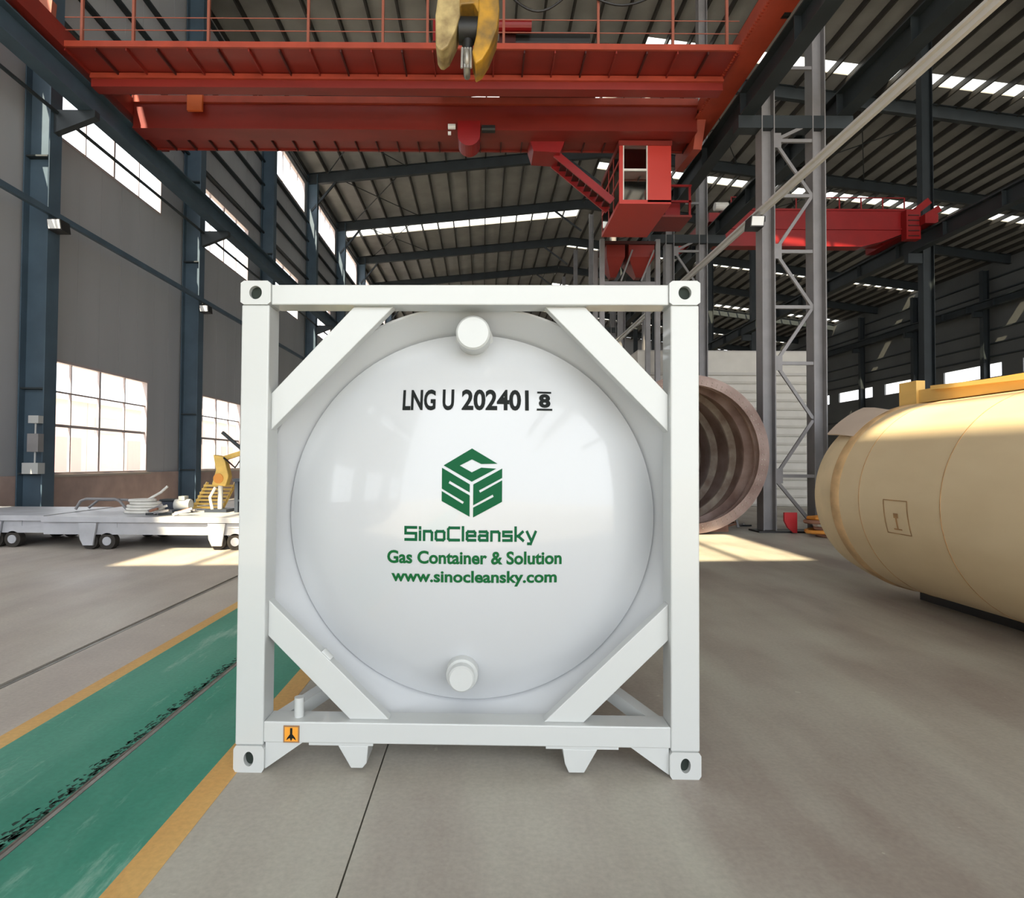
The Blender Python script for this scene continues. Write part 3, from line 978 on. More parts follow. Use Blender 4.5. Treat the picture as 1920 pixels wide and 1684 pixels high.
box(cx0 + 0.1, cx0 + 0.13, cy0 - 0.005, cy0 + 0.06, cz0 + 0.06, cz1 - 0.13).build('glazing_bar', 'clutter_white', cab)
box(wx1 - 0.03, wx1, cy0 - 0.005, cy0 + 0.06, cz0 + 0.06, cz1 - 0.13).build('glazing_bar', 'clutter_white', cab)
for za, zb in ((cz0 + 0.06, zm - 0.03), (zm + 0.03, cz1 - 0.13)):
    box(cx0 + 0.13, wx1 - 0.03, cy0 + 0.02, cy0 + 0.03, za, zb).build('pane', 'cab_glass', cab)
ys = [cy0 + 0.06, cy0 + 0.75, cy0 + 1.4, cy1 - 0.05]
for i in range(3):
    for za, zb in ((cz0 + 0.06, zm - 0.3), (zm - 0.26, zm + 0.25), (zm + 0.29, cz1 - 0.13)):
        box(cx0 + 0.01, cx0 + 0.02, ys[i] + 0.03, ys[i + 1] - 0.03, za, zb).build('pane', 'cab_glass', cab)
    box(cx0, cx0 + 0.05, ys[i + 1] - 0.03, ys[i + 1] + 0.03, cz0 + 0.06, cz1 - 0.13).build('glazing_bar', cm, cab)
for z in (zm - 0.28, zm + 0.27):
    box(cx0 - 0.003, cx0 + 0.05, cy0 + 0.06, cy1 - 0.05, z - 0.03, z + 0.03).build('glazing_bar', cm, cab)
for xx in (cx0 + 0.1, cx1 - 0.1):
    for yy in (cy0 + 0.3, cy1 - 0.1):
        box(xx - 0.04, xx + 0.04, yy - 0.04, yy + 0.04, cz1, Z(9.04)).build('hanger', 'crane_dark', cab)
# side platform of the cab
pl = MB().box(cx1, cx1 + 1.0, 17.2, 18.3, Z(7.3), Z(7.36)).build('side_platform', 'crane_red', crane)
for xx in (cx1 + 0.1, cx1 + 0.95):
    for yy in (17.25, 18.25):
        box(xx - 0.03, xx + 0.03, yy - 0.03, yy + 0.03, Z(7.36), Z(8.25)).build('platform_post', 'crane_pure', pl)
for z in (7.75, 8.22):
    box(cx1 + 0.05, cx1 + 1.0, 17.22, 17.28, Z(z), Z(z) + 0.06).build('platform_rail', 'crane_pure', pl)
box(cx1 + 0.3, cx1 + 0.75, 17.5, 18.0, Z(7.36), Z(7.9)).build('control_box', 'crane_pure', pl)

# ------------------------------------------------------------------ hook block
hook = thing('hook_block', 'worn yellow hook block hanging at the top of the picture', 'crane hook', (-0.33, 10.5, Z(7.05)))
def cheek(pts, y0, y1, m):
    MB().prism(pts, 'y', y0, y1).build('cheek_plate', m, hook, bevel=0.03)
cheek([(-0.55, 0.36), (-0.50, 0.27), (-0.43, 0.26), (-0.33, 0.34), (-0.20, 0.62), (-0.12, 0.9), (-0.14, 1.6), (-0.47, 1.6), (-0.56, 0.9)], -0.26, 0.30, 'hook_worn')
cheek([(0.16, 0.02), (0.28, 0.10), (0.40, 0.30), (0.54, 0.66), (0.58, 1.0), (0.54, 1.6), (0.22, 1.6), (0.20, 0.9), (0.17, 0.55), (0.10, 0.25)], -0.26, 0.30, 'hook_yellow')
MB().prism([(-0.2, 0.86), (-0.1, 1.12), (0.12, 1.14), (0.26, 0.86), (0.3, 1.25), (-0.24, 1.25)], 'y', -0.22, 0.24).build('cross_head', 'hook_yellow', hook, bevel=0.02)
MB().cyl((-0.15, 0, 0.8), (0.22, 0, 0.8), 0.22, n=24).build('sheave', 'black_steel', hook, smooth=True)
MB().cyl((0.02, 0.0, 0.86), (0.0, 0.0, 0.25), 0.11, 0.09, n=18).build('shank', 'black_steel', hook, smooth=True)
pts_ = []
for i in range(15):
    a = math.radians(80 - 285 * i / 14)
    pts_.append((0.0, 0.05 + 0.22 * math.cos(a) * 1.0, 0.02 + 0.21 + 0.0 + 0.19 * math.sin(a)))
MB().tube(pts_, 0.06, 10).build('hook', 'steel_bright', hook, smooth=True)
for i in range(4):
    MB().cyl((-0.09 + 0.055 * i, -0.14, 0.02), (-0.08 + 0.05 * i, -0.12, 0.40), 0.022, n=8).build('rope_strand', 'rope', hook)
for x in (-0.32, -0.2, 0.28, 0.4):
    MB().cyl((x, 0.0, 1.5), (x, 0.0, roof_z(-0.33) - 0.6 - Z(7.05)), 0.018, n=6).build('hoist_rope', 'rope', hook)
box(-0.6, 0.7, -0.4, 0.4, roof_z(-0.33) - 1.0 - Z(7.05), roof_z(-0.33) - 0.42 - Z(7.05)).build('hoist_carriage', 'crane_dark', hook)

# ------------------------------------------------------------------ small crane in the next bay
c2 = thing('bridge_crane', 'smaller bright red crane in the right-hand bay behind the lattice column', 'crane', (0, 22.8, 0))
g = MB().prism([(8.95, Z(9.0)), (9.25, Z(9.6)), (9.6, Z(9.95)), (16.9, Z(9.95)), (16.9, Z(9.25)), (15.6, Z(8.75)), (14.8, Z(8.55)), (9.1, Z(8.55)), (8.93, Z(8.72))], 'y', 0, 0.45).build('girder', 'crane_pure', c2)
box(9.3, 16.8, -0.06, 0.0, Z(9.2), Z(9.26)).build('stiffener', 'crane_pure', g)
box(9.4, 17.0, -0.05, 0.5, Z(9.95), Z(10.02)).build('top_flange', 'crane_pure', g)
g2 = MB().box(9.2, 16.9, 1.8, 2.25, Z(9.3), Z(9.95)).build('girder', 'crane_pure', c2)
for x0, x1 in ((8.60, 9.0), (16.85, 17.35)):
    e = MB().box(x0, x1, -0.6, 2.9, Z(9.25), Z(9.6)).build('end_carriage', 'crane_pure', c2)
    for yy in (-0.3, 2.5):
        xc = (8.795 if x0 < 10 else 17.275)
        MB().cyl((xc - 0.06, yy, 10.87 + 0.15), (xc + 0.06, yy, 10.87 + 0.15), 0.15, n=16).build('wheel', 'black_steel', e)
box(16.35, 16.9, -0.3, -0.02, Z(8.75), Z(9.9)).build('ladder_cage', 'crane_pure', c2)
for i in range(5):
    box(16.42, 16.83, -0.33, -0.3, Z(8.85 + 0.2 * i), Z(8.89 + 0.2 * i)).build('rung', 'crane_dark', c2)
for i in range(9):
    x = 9.7 + i * 0.85
    box(x - 0.02, x + 0.02, 0.0, 0.04, Z(10.02), Z(10.5)).build('railing_post', 'crane_pure', c2)
box(9.7, 16.5, 0.0, 0.04, Z(10.47), Z(10.5)).build('guard_rail', 'crane_pure', c2)
MB().cyl((9.0, -0.1, Z(10.05)), (9.5, -0.1, Z(10.05)), 0.16, n=14).build('travel_motor', 'clutter_white', c2)
for a in ((17.2, Z(9.65), 17.9, Z(10.1)), (17.0, Z(10.0), 17.5, Z(10.4))):
    MB().bar((a[0], 0.1, a[1]), (a[2], 0.1, a[3]), 0.2, 0.25).build('buffer_arm', 'crane_pure', c2)

# ------------------------------------------------------------------ hopper tower behind the cab
ht = thing('hopper_tower', 'dark red hoppers on a grey steel tower behind the operator cab', 'hopper', (0, 20.3, 0))
for x in (4.12, 6.05):
    for yy in (0, 1.2):
        box(x - 0.08, x + 0.08, yy - 0.08, yy + 0.08, 0, Z(7.8)).build('leg', 'steel_grey', ht)
box(4.2, 5.97, -0.1, 1.3, Z(7.62), Z(7.72)).build('platform', 'crane_dark', ht)
for x, w in ((4.6, 0.32), (5.5, 0.45)):
    h = MB()
    h.quadbox([(x - 0.1, 0.4, Z(6.6)), (x + 0.1, 0.4, Z(6.6)), (x + 0.1, 0.7, Z(6.6)), (x - 0.1, 0.7, Z(6.6)),
               (x - w, 0.0, Z(7.2)), (x + w, 0.0, Z(7.2)), (x + w, 1.1, Z(7.2)), (x - w, 1.1, Z(7.2))])
    h.box(x - w, x + w, 0, 1.1, Z(7.2), Z(7.62))
    h.build('hopper', 'crane_red', ht)
for xa, xb in ((4.75, 5.15), (5.45, 5.9)):
    MB().bar((xa, -0.12, Z(6.3)), (xb, -0.12, Z(7.4)), 0.05, 0.05).build('brace', 'steel_grey', ht)
box(4.2, 5.97, -0.05, 0.05, Z(6.2), Z(6.32)).build('cross_beam', 'steel_grey', ht)

# ------------------------------------------------------------------ cable trays, pipes and floodlights
t = thing('cable_tray', 'light grey cable tray running diagonally in front of the lattice column', 'cable tray', (6.56, 0, Z(6.0)))
box(-0.035, 0.035, ROOF_Y0 + 1, 60, -0.11, 0.09).build('tray_side', 'steel_light', t)
box(-0.10, -0.035, ROOF_Y0 + 1, 60, -0.02, 0.02).build('tray_lip', 'steel_light', t)
for fy in FRAMES:
    if fy > 0:
        box(0.0, 0.20, fy + 0.05, fy + 0.15, -0.15, -0.11).build('tray_bracket', 'steel_grey', t)
t = thing('cable_tray', 'dark cable tray running along the left wall columns past the floodlights', 'cable tray', (-10.38, 0, Z(5.92)))
box(-0.05, 0.05, ROOF_Y0 + 1, 60, -0.07, 0.07).build('tray_side', 'steel_blue', t)
for fy in FRAMES:
    if fy > 0:
        box(-0.12, 0.0, fy - 0.05, fy + 0.05, -0.11, -0.07).build('tray_bracket', 'steel_dark', t)
t = thing('wall_pipe', 'thin dark pipe crossing in front of the upper left windows', 'pipe', (-10.42, 0, Z(8.46)))
MB().cyl((0, ROOF_Y0 + 1, 0), (0, 60, 0), 0.045, n=10).build('pipe_run', 'steel_dark', t)
for fy in FRAMES:
    if fy > 0:
        box(-0.09, 0.02, fy - 0.03, fy + 0.03, -0.08, -0.03).build('pipe_clip', 'steel_dark', t)

def floodlight(x, y, z, s, label):
    f = thing('floodlight', label, 'floodlight', (x, y, z), group='column floodlights')
    box(-0.135 * s, 0.0, -0.05, 0.05, -0.03, 0.10).build('bracket', 'black_steel', f)
    h = MB().quadbox([(-0.02 * s, -0.2, -0.22), (0.30 * s, -0.2, -0.22), (0.30 * s, 0.12, -0.22), (-0.02 * s, 0.12, -0.22),
                      (-0.02 * s, -0.26, 0.02), (0.30 * s, -0.26, 0.02), (0.30 * s, 0.06, 0.02), (-0.02 * s, 0.06, 0.02)]).build('housing', 'black_steel', f)
    MB().quadbox([(0.0, -0.222, -0.20), (0.28 * s, -0.222, -0.20), (0.28 * s, -0.20, -0.20), (0.0, -0.20, -0.20),
                  (0.0, -0.272, 0.0), (0.28 * s, -0.272, 0.0), (0.28 * s, -0.25, 0.0), (0.0, -0.25, 0.0)]).build('lens', 'lamp_white', f)
floodlight(-10.36, 14.05, Z(5.70), 1, 'small floodlight on the nearest dark blue left column')
floodlight(-10.36, 21.55, Z(5.66), 1, 'small floodlight on the second left column near the tank frame')
floodlight(6.62, 14.0, Z(5.86), -1, 'small white floodlight on the grey lattice column under the cable tray')

# electric boxes on the first left column
sb = thing('switch_box', 'stack of grey electric switch boxes on the nearest left column', 'switch box', (-10.62, 13.96, 1.2))
box(-0.12, 0.12, -0.12, 0.04, 1.30, 1.48).build('box_body', 'box_grey', sb)
box(-0.12, 0.14, -0.14, 0.04, 0.62, 1.05).build('box_body', 'steel_grey', sb)
box(-0.20, 0.18, -0.18, 0.04, 0.10, 0.36).build('box_body', 'box_grey', sb)
MB().cyl((0.0, -0.04, 0.3), (0.0, -0.04, 1.4), 0.02, n=8).build('conduit', 'box_grey', sb)

# ------------------------------------------------------------------ rolled steel shell
shell = thing('tank_shell', 'big open rusty steel cylinder shell lying behind the white tank frame', 'steel shell', (4.80, 13.6, 1.86))
R = 1.85
MB().lathe_y([(R, 0), (R, 6.2), (R - 0.035, 6.2), (R - 0.035, 0)], 0, 0, 96, closed=True).build('shell_wall', 'rust_shell', shell, smooth=True)
for i, (yy, ri, wd, m) in enumerate(((0.0, 1.62, 0.03, 'rust_shell'), (0.30, 1.66, 0.05, 'rust_shell'), (0.75, 1.60, 0.06, 'rust_shell'), (1.7, 1.64, 0.08, 'rust_ring'), (2.9, 1.62, 0.08, 'rust_ring'), (4.2, 1.62, 0.08, 'rust_ring'), (5.6, 1.60, 0.08, 'rust_ring'))):
    MB().lathe_y([(R - 0.036, yy), (R - 0.036, yy + wd), (ri, yy + wd), (ri, yy)], 0, 0, 96, closed=True).build('stiffening_ring', m, shell, smooth=True)
mb = MB()
for r_, yy, n in ((1.74, -0.012, 90), (1.68, -0.012, 90)):
    for i in range(n):
        a = 2 * math.pi * i / n
        mb.cyl((r_ * math.cos(a), yy, r_ * math.sin(a)), (r_ * math.cos(a), yy + 0.014, r_ * math.sin(a)), 0.014, n=6)
o = mb.build('bolt_rows', 'rust_ring', shell)
o['kind'] = 'stuff'
for s in (-1, 1):
    MB().prism([(s * 0.5, -1.86), (s * 1.15, -1.86), (s * 1.12, -1.50), (s * 0.78, -1.70)], 'y', 0.6, 1.0).build('chock', 'clutter_brown', shell)

# ------------------------------------------------------------------ white shutter shed
shed = thing('shutter_shed', 'white shed with horizontal shutter slats behind the lattice column', 'shed', (0, 22.7, 0))
SX0, SX1 = 6.0, 13.1
box(SX0, SX1, 0.0, 0.06, 5.18, 5.98).build('fascia', 'shed_white', shed)
box(SX0, SX1, -0.05, 0.06, 5.08, 5.18).build('fascia_trim', 'shed_trim', shed)
ns = 15
for i in range(ns):
    z0 = 5.08 * i / ns
    z1 = 5.08 * (i + 1) / ns
    MB().prism([(0.02, z0 + 0.02), (-0.02, z0 + 0.10), (-0.02, z1 - 0.04), (0.02, z1), (0.06, z1), (0.06, z0)], 'x', SX0, SX1).build('slat', 'shed_white', shed)
for x in (SX0, SX1 - 0.06):
    box(x, x + 0.06, 0.06, 1.8, 0, 5.98).build('side_wall', 'shed_white', shed)
box(SX0, SX1, 0.0, 1.8, 5.98, 6.04).build('roof', 'shed_trim', shed)

# ------------------------------------------------------------------ wrapped tan tank
WXC, WZC, WR = 5.47, 1.245, 1.145
wt = thing('wrapped_tank', 'large tank wrapped in tan sheeting lying on the right', 'tank', (WXC, 0, WZC))
YF, YN = 7.75, 1.2
MB().lathe_y([(0.3, YN), (WR, YN + 0.05), (WR, YF - 0.45), (WR - 0.02, YF - 0.45), (0.3, YF - 0.5)], 0, 0, 128).build('wrapped_body', 'wrap_tan', wt, smooth=True)
MB().lathe_y([(WR - 0.03, YF - 0.5), (WR - 0.015, YF - 0.25), (WR - 0.06, YF), (WR - 0.25, YF + 0.12), (0.6, YF + 0.22), (0.001, YF + 0.25)], 0, 0, 128).build('end_cover', 'wrap_end', wt, smooth=True)
MB().lathe_y([(WR, YF - 0.62), (WR + 0.012, YF - 0.60), (WR + 0.014, YF - 0.47), (WR, YF - 0.44)], 0, 0, 128, closed=True).build('strap_band', 'wrap_band', wt, smooth=True)
for yy in (6.75, 5.55, 4.35, 3.1):
    MB().lathe_y([(WR - 0.002, yy), (WR + 0.004, yy + 0.002), (WR + 0.004, yy + 0.008), (WR - 0.002, yy + 0.010)], 0, 0, 128, closed=True).build('seam', 'wrap_line', wt, smooth=True)
# lifted edge of the sheeting at the far end
MB().lathe_y([(WR + 0.015, YF - 0.50), (WR + 0.07, YF - 0.25), (WR + 0.09, YF - 0.05), (WR + 0.07, YF - 0.05), (WR + 0.05, YF - 0.25), (WR + 0.005, YF - 0.50)], 0, 0, 24, math.radians(112), math.radians(140), closed=True).build('loose_flap', 'flap_grey', wt, smooth=True)
# handling mark printed on the flank
em = bpy.data.objects.new('handling_mark', None)
COL.objects.link(em)
em.parent = wt
em['label'] = 'faint brown square mark with a small figure'
def flank(yy, z, off=0.004):
    z = z - WZC
    return (-math.sqrt((WR + off) ** 2 - z * z), yy, z)
def flank_patch(name, y0, y1, z0, z1):
    mb = MB()
    n = 6
    for i in range(n + 1):
        z = z0 + (z1 - z0) * i / n
        mb.v += [flank(y0, z), flank(y1, z)]
    for i in range(n):
        mb.f.append((2 * i, 2 * i + 1, 2 * i + 3, 2 * i + 2))
    return mb.build(name, 'wrap_line', em)
Ya, Yb, Za, Zb = 6.34, 5.98, 0.91, 1.27
flank_patch('mark_edge', Ya, Ya - 0.012, Za, Zb)
flank_patch('mark_edge', Yb + 0.012, Yb, Za, Zb)
flank_patch('mark_edge', Ya, Yb, Zb - 0.01, Zb)
flank_patch('mark_edge', Ya, Yb, Za, Za + 0.01)
ym = (Ya + Yb) / 2
flank_patch('mark_figure', ym + 0.035, ym - 0.035, 1.08, 1.13)
flank_patch('mark_figure', ym + 0.012, ym - 0.012, 0.97, 1.08)
flank_patch('mark_figure', ym + 0.06, ym - 0.06, 0.955, 0.97)
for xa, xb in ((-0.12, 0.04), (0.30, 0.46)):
    MB().box(xa, xb, 1.6, 7.2, -WZC, -WR + (0.006 if xa < 0 else 0.06)).build('shadow_skid', 'black_steel', wt)  # black skids added to draw the dark shadow line under the tank
tb = thing('timber_board', 'yellow timber board lying on top of the tan wrapped tank', 'board', (5.45, 0, WZC + WR))
box(-0.03, 0.42, 3.6, 7.55, 0.02, 0.18).build('board_body', 'timber', tb)
box(-0.06, 0.05, 7.28, 7.58, 0.0, 0.30).build('board_block', 'timber', tb)
MB().quadbox([(-0.10, 3.6, 0.02), (0.0, 3.6, 0.02), (0.0, 7.0, 0.15), (-0.10, 7.0, 0.15), (-0.10, 3.6, 0.05), (0.0, 3.6, 0.05), (0.0, 7.0, 0.2), (-0.10, 7.0, 0.2)]).build('board_edge', 'timber', tb)

# grey crate behind the tan tank and things around the lattice column foot
gc = thing('grey_crate', 'plain grey crate standing behind the tan wrapped tank', 'crate', (9.0, 12.2, 0))
for i in range(7):
    box(-0.9, 0.9, -0.6, -0.56, 0.05 + 0.38 * i, 0.40 + 0.38 * i).build('board', 'flap_grey', gc)
box(-0.9, 0.9, -0.56, 0.6, 0.0, 2.75).build('crate_body', 'steel_grey', gc)
rp = thing('red_marker_plate', 'red plate leaning at the foot of the grey lattice column', 'plate', (7.25, 13.9, 0))
MB().prism([(-0.12, 0.50), (0.18, 0.50), (0.18, 0.02), (0.10, 0.02), (-0.04, 0.14), (-0.12, 0.30)], 'y', -0.03, 0.03).build('plate_body', 'signal_red', rp)
MB().bar((0.1, 0.03, 0.02), (0.1, 0.22, 0.3), 0.03, 0.03).build('plate_stay', 'black_steel', rp)
hs = thing('hose_heap', 'heap of orange and brown hoses beside the lattice column foot', 'hoses', (8.2, 13.3, 0))
for i in range(6):
    r_ = random.uniform(0.45, 0.75)
    z_ = 0.05 + 0.075 * i
    pts_ = [(random.uniform(-.05, .05) + r_ * 1.25 * math.cos(a * math.pi / 9), r_ * 0.6 * math.sin(a * math.pi / 9), z_ + random.uniform(-0.01, 0.01)) for a in range(19)]
    MB().tube(pts_, 0.045, 8).build('hose', ['clutter_brown', 'clutter_orange', 'clutter_brown', 'clutter_white'][i % 4], hs, smooth=True)
pp = thing('label_post', 'short post with pale blue labels in front of the shutter shed', 'post', (11.6, 20.6, 0))
box(-0.1, 0.1, -0.1, 0.1, 0, 1.6).build('post_body', 'box_dark', pp)
for z in (0.35, 0.85, 1.25):
    box(-0.13, 0.13, -0.12, -0.1, z, z + 0.28).build('label_plate', 'label_blue', pp)
deb = thing('scrap_pile', 'low dark scrap pile between the rusty shell and lattice column', 'scrap', (6.35, 15.3, 0))
for i in range(14):
    x_, y_ = random.uniform(-0.35, 0.25), random.uniform(-0.5, 0.6)
    MB().bar((x_, y_, random.uniform(0.02, 0.2)), (x_ + random.uniform(-.3, .3), y_ + random.uniform(-.3, .3), random.uniform(0.02, 0.25)), 0.05, 0.04).build('scrap_bar', random.choice(['steel_dark', 'clutter_brown', 'steel_grey']), deb)

# ------------------------------------------------------------------ flat trailers on the left
def trailer(x0, x1, y0, y1, wheels, label):
    t = thing('flat_trailer', label, 'trailer', ((x0 + x1) / 2, (y0 + y1) / 2, 0), group='flat trailers by the left wall')
    ox, oy = (x0 + x1) / 2, (y0 + y1) / 2
    B = lambda a, b, c, d, e, f: box(a - ox, b - ox, c - oy, d - oy, e, f)
    B(x0, x1, y0, y1, 0.555, 0.60).build('deck', 'trailer_grey', t)
    B(x0, x1, y0 - 0.02, y0, 0.50, 0.60).build('deck_edge', 'trailer_grey', t)
    B(x0, x1, y0 + 0.05, y0 + 0.15, 0.27, 0.49).build('side_beam', 'trailer_grey', t)
    B(x0, x1, y1 - 0.15, y1 - 0.05, 0.27, 0.49).build('side_beam', 'trailer_grey', t)
    B(x0, x1, y0 + 0.15, y1 - 0.15, 0.49, 0.555).build('underframe', 'trailer_under', t)
    for wx in wheels:
        for wy in (y0 + 0.12, y1 - 0.4):
            MB().prism([(wx - 0.16 - ox, 0.49), (wx + 0.16 - ox, 0.49), (wx + 0.10 - ox, 0.08), (wx - 0.08 - ox, 0.08), (wx - 0.14 - ox, 0.2)], 'y', wy - oy - 0.14, wy - oy - 0.10).build('wheel_plate', 'trailer_grey', t)
            for dx in (0.0, 0.32):
                w = MB().cyl((wx + dx - ox, wy - oy - 0.07, 0.15), (wx + dx - ox, wy - oy + 0.07, 0.15), 0.15, n=24).build('wheel', 'tyre', t, smooth=True)
                MB().cyl((wx + dx - ox, wy - oy - 0.085, 0.15), (wx + dx - ox, wy - oy + 0.085, 0.15), 0.08, n=16).build('wheel_hub', 'trailer_grey', w, smooth=True)
            B(wx - 0.2, wx + 0.5, wy - 0.08, wy + 0.08, 0.40, 0.49).build('axle_box', 'trailer_grey', t)
    return t
trailer(-8.05, -3.7, 10.75, 13.1, (-7.2, -4.85), 'pale grey flat trailer loaded with junk, left of the white tank frame')
trailer(-10.95, -8.15, 10.95, 13.0, (-10.3, -9.1), 'empty flat trailer at the left edge under the first column')

# ------------------------------------------------------------------ junk on the trailer
DZ = 0.60
j = thing('pipe_frame', 'grey bent pipe frame lying on the pale trailer under the window', 'pipe frame', (-7.75, 12.0, DZ))
MB().tube([(-0.55, 0, 0.03), (-0.45, 0, 0.2), (-0.35, 0.02, 0.24), (0.25, 0.02, 0.24), (0.35, 0, 0.2), (0.5, 0, 0.03)], 0.028, 8).build('bent_tube', 'steel_grey', j, smooth=True)
MB().tube([(-0.55, 0.4, 0.03), (-0.35, 0.42, 0.2), (0.25, 0.42, 0.2), (0.5, 0.4, 0.03)], 0.028, 8).build('bent_tube', 'steel_grey', j, smooth=True)
for x in (-0.2, 0.1):
    MB().cyl((x, 0.02, 0.24), (x, 0.42, 0.2), 0.022, n=8).build('cross_tube', 'steel_grey', j)
j = thing('hose_coil', 'white hose coil heaped on the pale trailer', 'hose', (-6.7, 11.6, DZ))
for i in range(5):
    r_ = 0.28 - 0.025 * i
    c_ = random.uniform(-0.06, 0.06)
    MB().tube([(c_ + r_ * 1.3 * math.cos(a * math.pi / 10), r_ * math.sin(a * math.pi / 10), 0.03 + 0.055 * i) for a in range(21)], 0.028, 8).build('hose_turn', 'clutter_white', j, smooth=True)
MB().tube([(0.1, 0.0, 0.26), (0.3, 0.1, 0.4), (0.42, 0.12, 0.52)], 0.025, 8).build('hose_end', 'clutter_white', j, smooth=True)
j = thing('small_motor', 'small grey motor on the pale trailer between hose coil and yellow rack', 'motor', (-5.95, 11.7, DZ))
box(-0.16, 0.14, -0.12, 0.12, 0.0, 0.06).build('foot', 'box_dark', j)
MB().cyl((-0.15, 0, 0.16), (0.15, 0, 0.16), 0.11, n=18).build('housing', 'box_grey', j, smooth=True)
box(-0.06, 0.06, -0.08, 0.08, 0.25, 0.33).build('terminal_box', 'box_grey', j)
j = thing('steel_offcuts', 'loose steel offcuts scattered on the pale trailer in front of the hose coil', 'offcuts', (-6.0, 11.1, DZ))
for i in range(10):
    x_, y_ = random.uniform(-0.45, 0.35), random.uniform(-0.2, 0.12)
    a_ = random.uniform(-0.6, 0.6)
    l_ = random.uniform(0.15, 0.4)
    z_ = 0.025 + 0.03 * (i % 3)
    MB().bar((x_, y_, z_), (x_ + l_ * math.cos(a_), y_ + l_ * math.sin(a_), z_ + random.uniform(0, 0.12)), 0.05, 0.04).build('offcut', random.choice(['steel_grey', 'steel_dark', 'clutter_white', 'clutter_brown']), j)
j = thing('tool_case', 'dark case standing on the pale trailer behind the small grey motor', 'case', (-6.55, 12.6, DZ))
box(-0.3, 0.3, -0.15, 0.15, 0.0, 0.16).build('case_body', 'box_dark', j, bevel=0.01)
box(-0.3, 0.3, -0.15, 0.15, 0.165, 0.21).build('case_lid', 'steel_dark', j, bevel=0.01)
j = thing('slat_rack', 'yellow slatted rack leaning on the trailer beside the wall column', 'rack', (-5.75, 12.4, DZ))
for i in range(7):
    z = 0.06 + i * 0.075
    MB().bar((-0.32 + 0.03 * i, -0.1 + 0.02 * i, z), (0.32 + 0.03 * i, -0.1 + 0.02 * i, z), 0.03, 0.045).build('slat', 'machine_yellow', j)
for x in (-0.3, 0.3):
    MB().bar((x, -0.07, 0.03), (x + 0.2, 0.1, 0.58), 0.05, 0.05).build('upright', 'machine_yellow', j)
j = thing('welding_positioner', 'tall yellow and white welding arm machine beside the tank frame', 'machine', (-5.35, 12.0, DZ))
box(-0.22, 0.22, -0.22, 0.22, 0.0, 0.06).build('base', 'box_dark', j)
MB().cyl((0, 0, 0.06), (0, 0, 0.62), 0.05, n=14).build('stand', 'clutter_white', j, smooth=True)
MB().prism([(-0.14, 0.55), (0.14, 0.52), (0.2, 0.72), (0.10, 1.12), (-0.12, 1.16), (-0.06, 0.85)], 'y', -0.1, 0.1).build('arm_housing', 'machine_yellow', j, bevel=0.02)
MB().cyl((0.0, -0.12, 0.68), (0.0, 0.12, 0.68), 0.10, n=18).build('pivot', 'clutter_orange', j, smooth=True)
MB().bar((0.05, 0, 1.08), (0.85, 0.0, 1.34), 0.09, 0.09).build('boom', 'machine_yellow', j)
MB().bar((0.02, 0.0, 1.62), (0.42, 0.0, 1.28), 0.06, 0.06).build('link', 'steel_dark', j)
MB().cyl((0.82, 0, 1.34), (0.95, 0, 1.15), 0.09, n=14).build('drive', 'box_dark', j, smooth=True)
MB().tube([(0.1, -0.1, 1.1), (0.35, -0.14, 0.9), (0.5, -0.1, 1.15), (0.75, -0.1, 0.95)], 0.02, 6).build('cable', 'black_steel', j, smooth=True)
MB().tube([(-0.05, -0.12, 0.5), (-0.14, -0.16, 0.3), (-0.08, -0.16, 0.02)], 0.03, 6).build('cable', 'clutter_white', j, smooth=True)
j = thing('tool_table', 'dark blue steel tool table piled with parts beside the tank frame', 'table', (-4.55, 12.1, DZ))
for x in (-0.4, 0.4):
    for yy in (-0.25, 0.25):
        box(x - 0.035, x + 0.035, yy - 0.035, yy + 0.035, 0, 0.62).build('leg', 'box_dark', j)
box(-0.46, 0.46, -0.32, 0.32, 0.62, 0.68).build('table_top', 'box_dark', j)
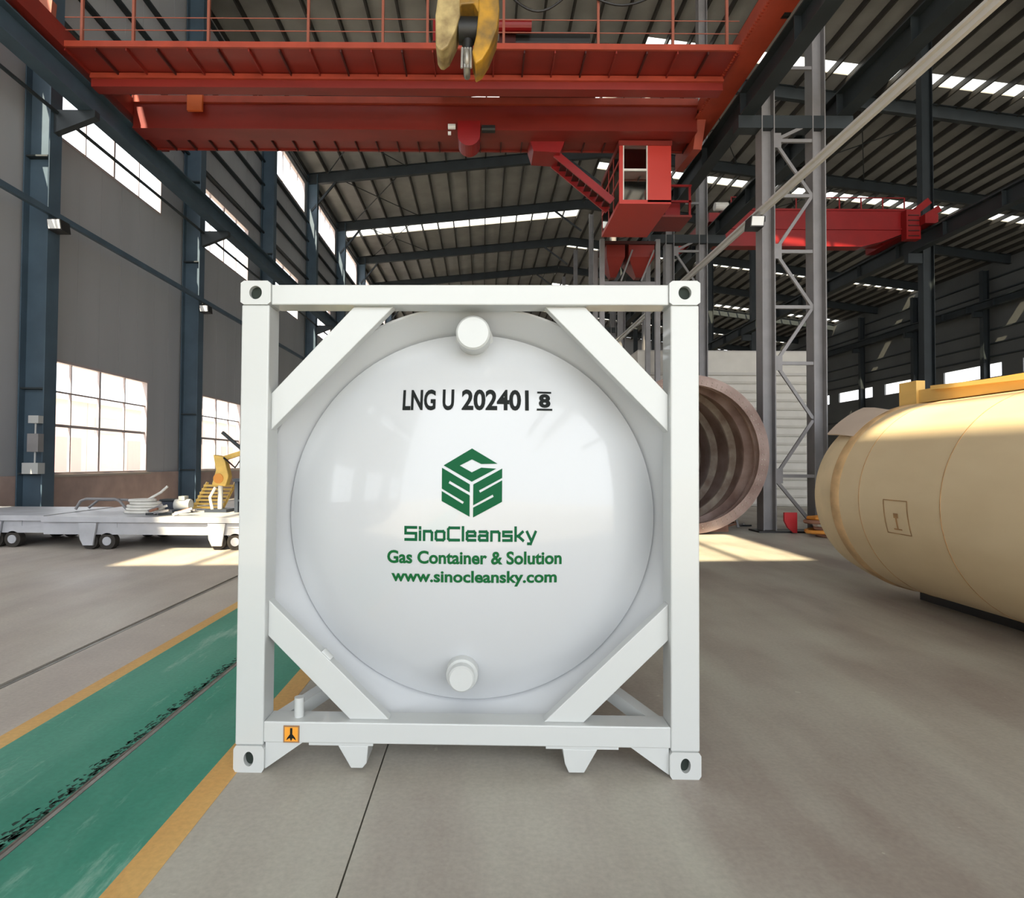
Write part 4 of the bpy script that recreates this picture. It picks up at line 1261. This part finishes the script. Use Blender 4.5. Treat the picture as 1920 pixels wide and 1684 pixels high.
box(-0.42, 0.42, -0.28, 0.28, 0.22, 0.26).build('shelf', 'box_dark', j)
box(-0.42, 0.42, 0.24, 0.28, 0.26, 0.62).build('back_panel', 'box_dark', j)
j = thing('gear_motor', 'grey gear motor lying on the dark blue tool table', 'motor', (-4.6, 12.05, DZ + 0.68))
MB().cyl((-0.3, 0, 0.17), (0.16, 0, 0.17), 0.16, n=20).build('housing', 'clutter_white', j, smooth=True)
MB().cyl((0.16, 0, 0.17), (0.30, 0, 0.17), 0.10, n=16).build('gear_head', 'box_dark', j, smooth=True)
box(-0.25, 0.1, -0.14, 0.14, 0.0, 0.03).build('foot', 'box_dark', j)
j = thing('cable_drum', 'brown cable drum standing on the tool table behind the gear motor', 'cable drum', (-4.40, 12.34, DZ + 0.68))
MB().cyl((0, -0.06, 0.24), (0, 0.06, 0.24), 0.14, n=20).build('wound_cable', 'clutter_brown', j, smooth=True)
for yy in (-0.08, 0.06):
    MB().cyl((0, yy, 0.24), (0, yy + 0.02, 0.24), 0.24, n=24).build('drum_disc', 'steel_grey', j, smooth=True)
j = thing('red_carton', 'small flat red and cream cartons on the trailer under the welding arm', 'carton', (-5.0, 12.75, DZ))
box(-0.3, 0.3, -0.15, 0.15, 0, 0.10).build('carton_body', 'clutter_white', j)
box(-0.25, 0.2, -0.14, 0.14, 0.10, 0.22).build('carton_top', 'signal_red', j)

# ------------------------------------------------------------------ outside the left windows
nb = thing('neighbour_building', 'pale pinkish building seen through the left windows', 'building', (-27, 0, -0.1))
for i in range(24):
    ya = 8 + i * 4.0
    box(-0.2, 0.0, ya + 0.02, ya + 3.98, 0, 5.6).build('wall_panel', 'outside_wall', nb)
    if i % 2:
        box(0.0, 0.04, ya + 0.6, ya + 3.4, 0.4, 3.2).build('door', 'outside_red', nb)
    else:
        box(0.0, 0.04, ya + 0.8, ya + 3.2, 3.6, 4.7).build('window', 'steel_light', nb)
box(-8, 0.2, 8, 104, 5.6, 5.8).build('roof', 'outside_wall', nb)

bpy.context.view_layer.update()
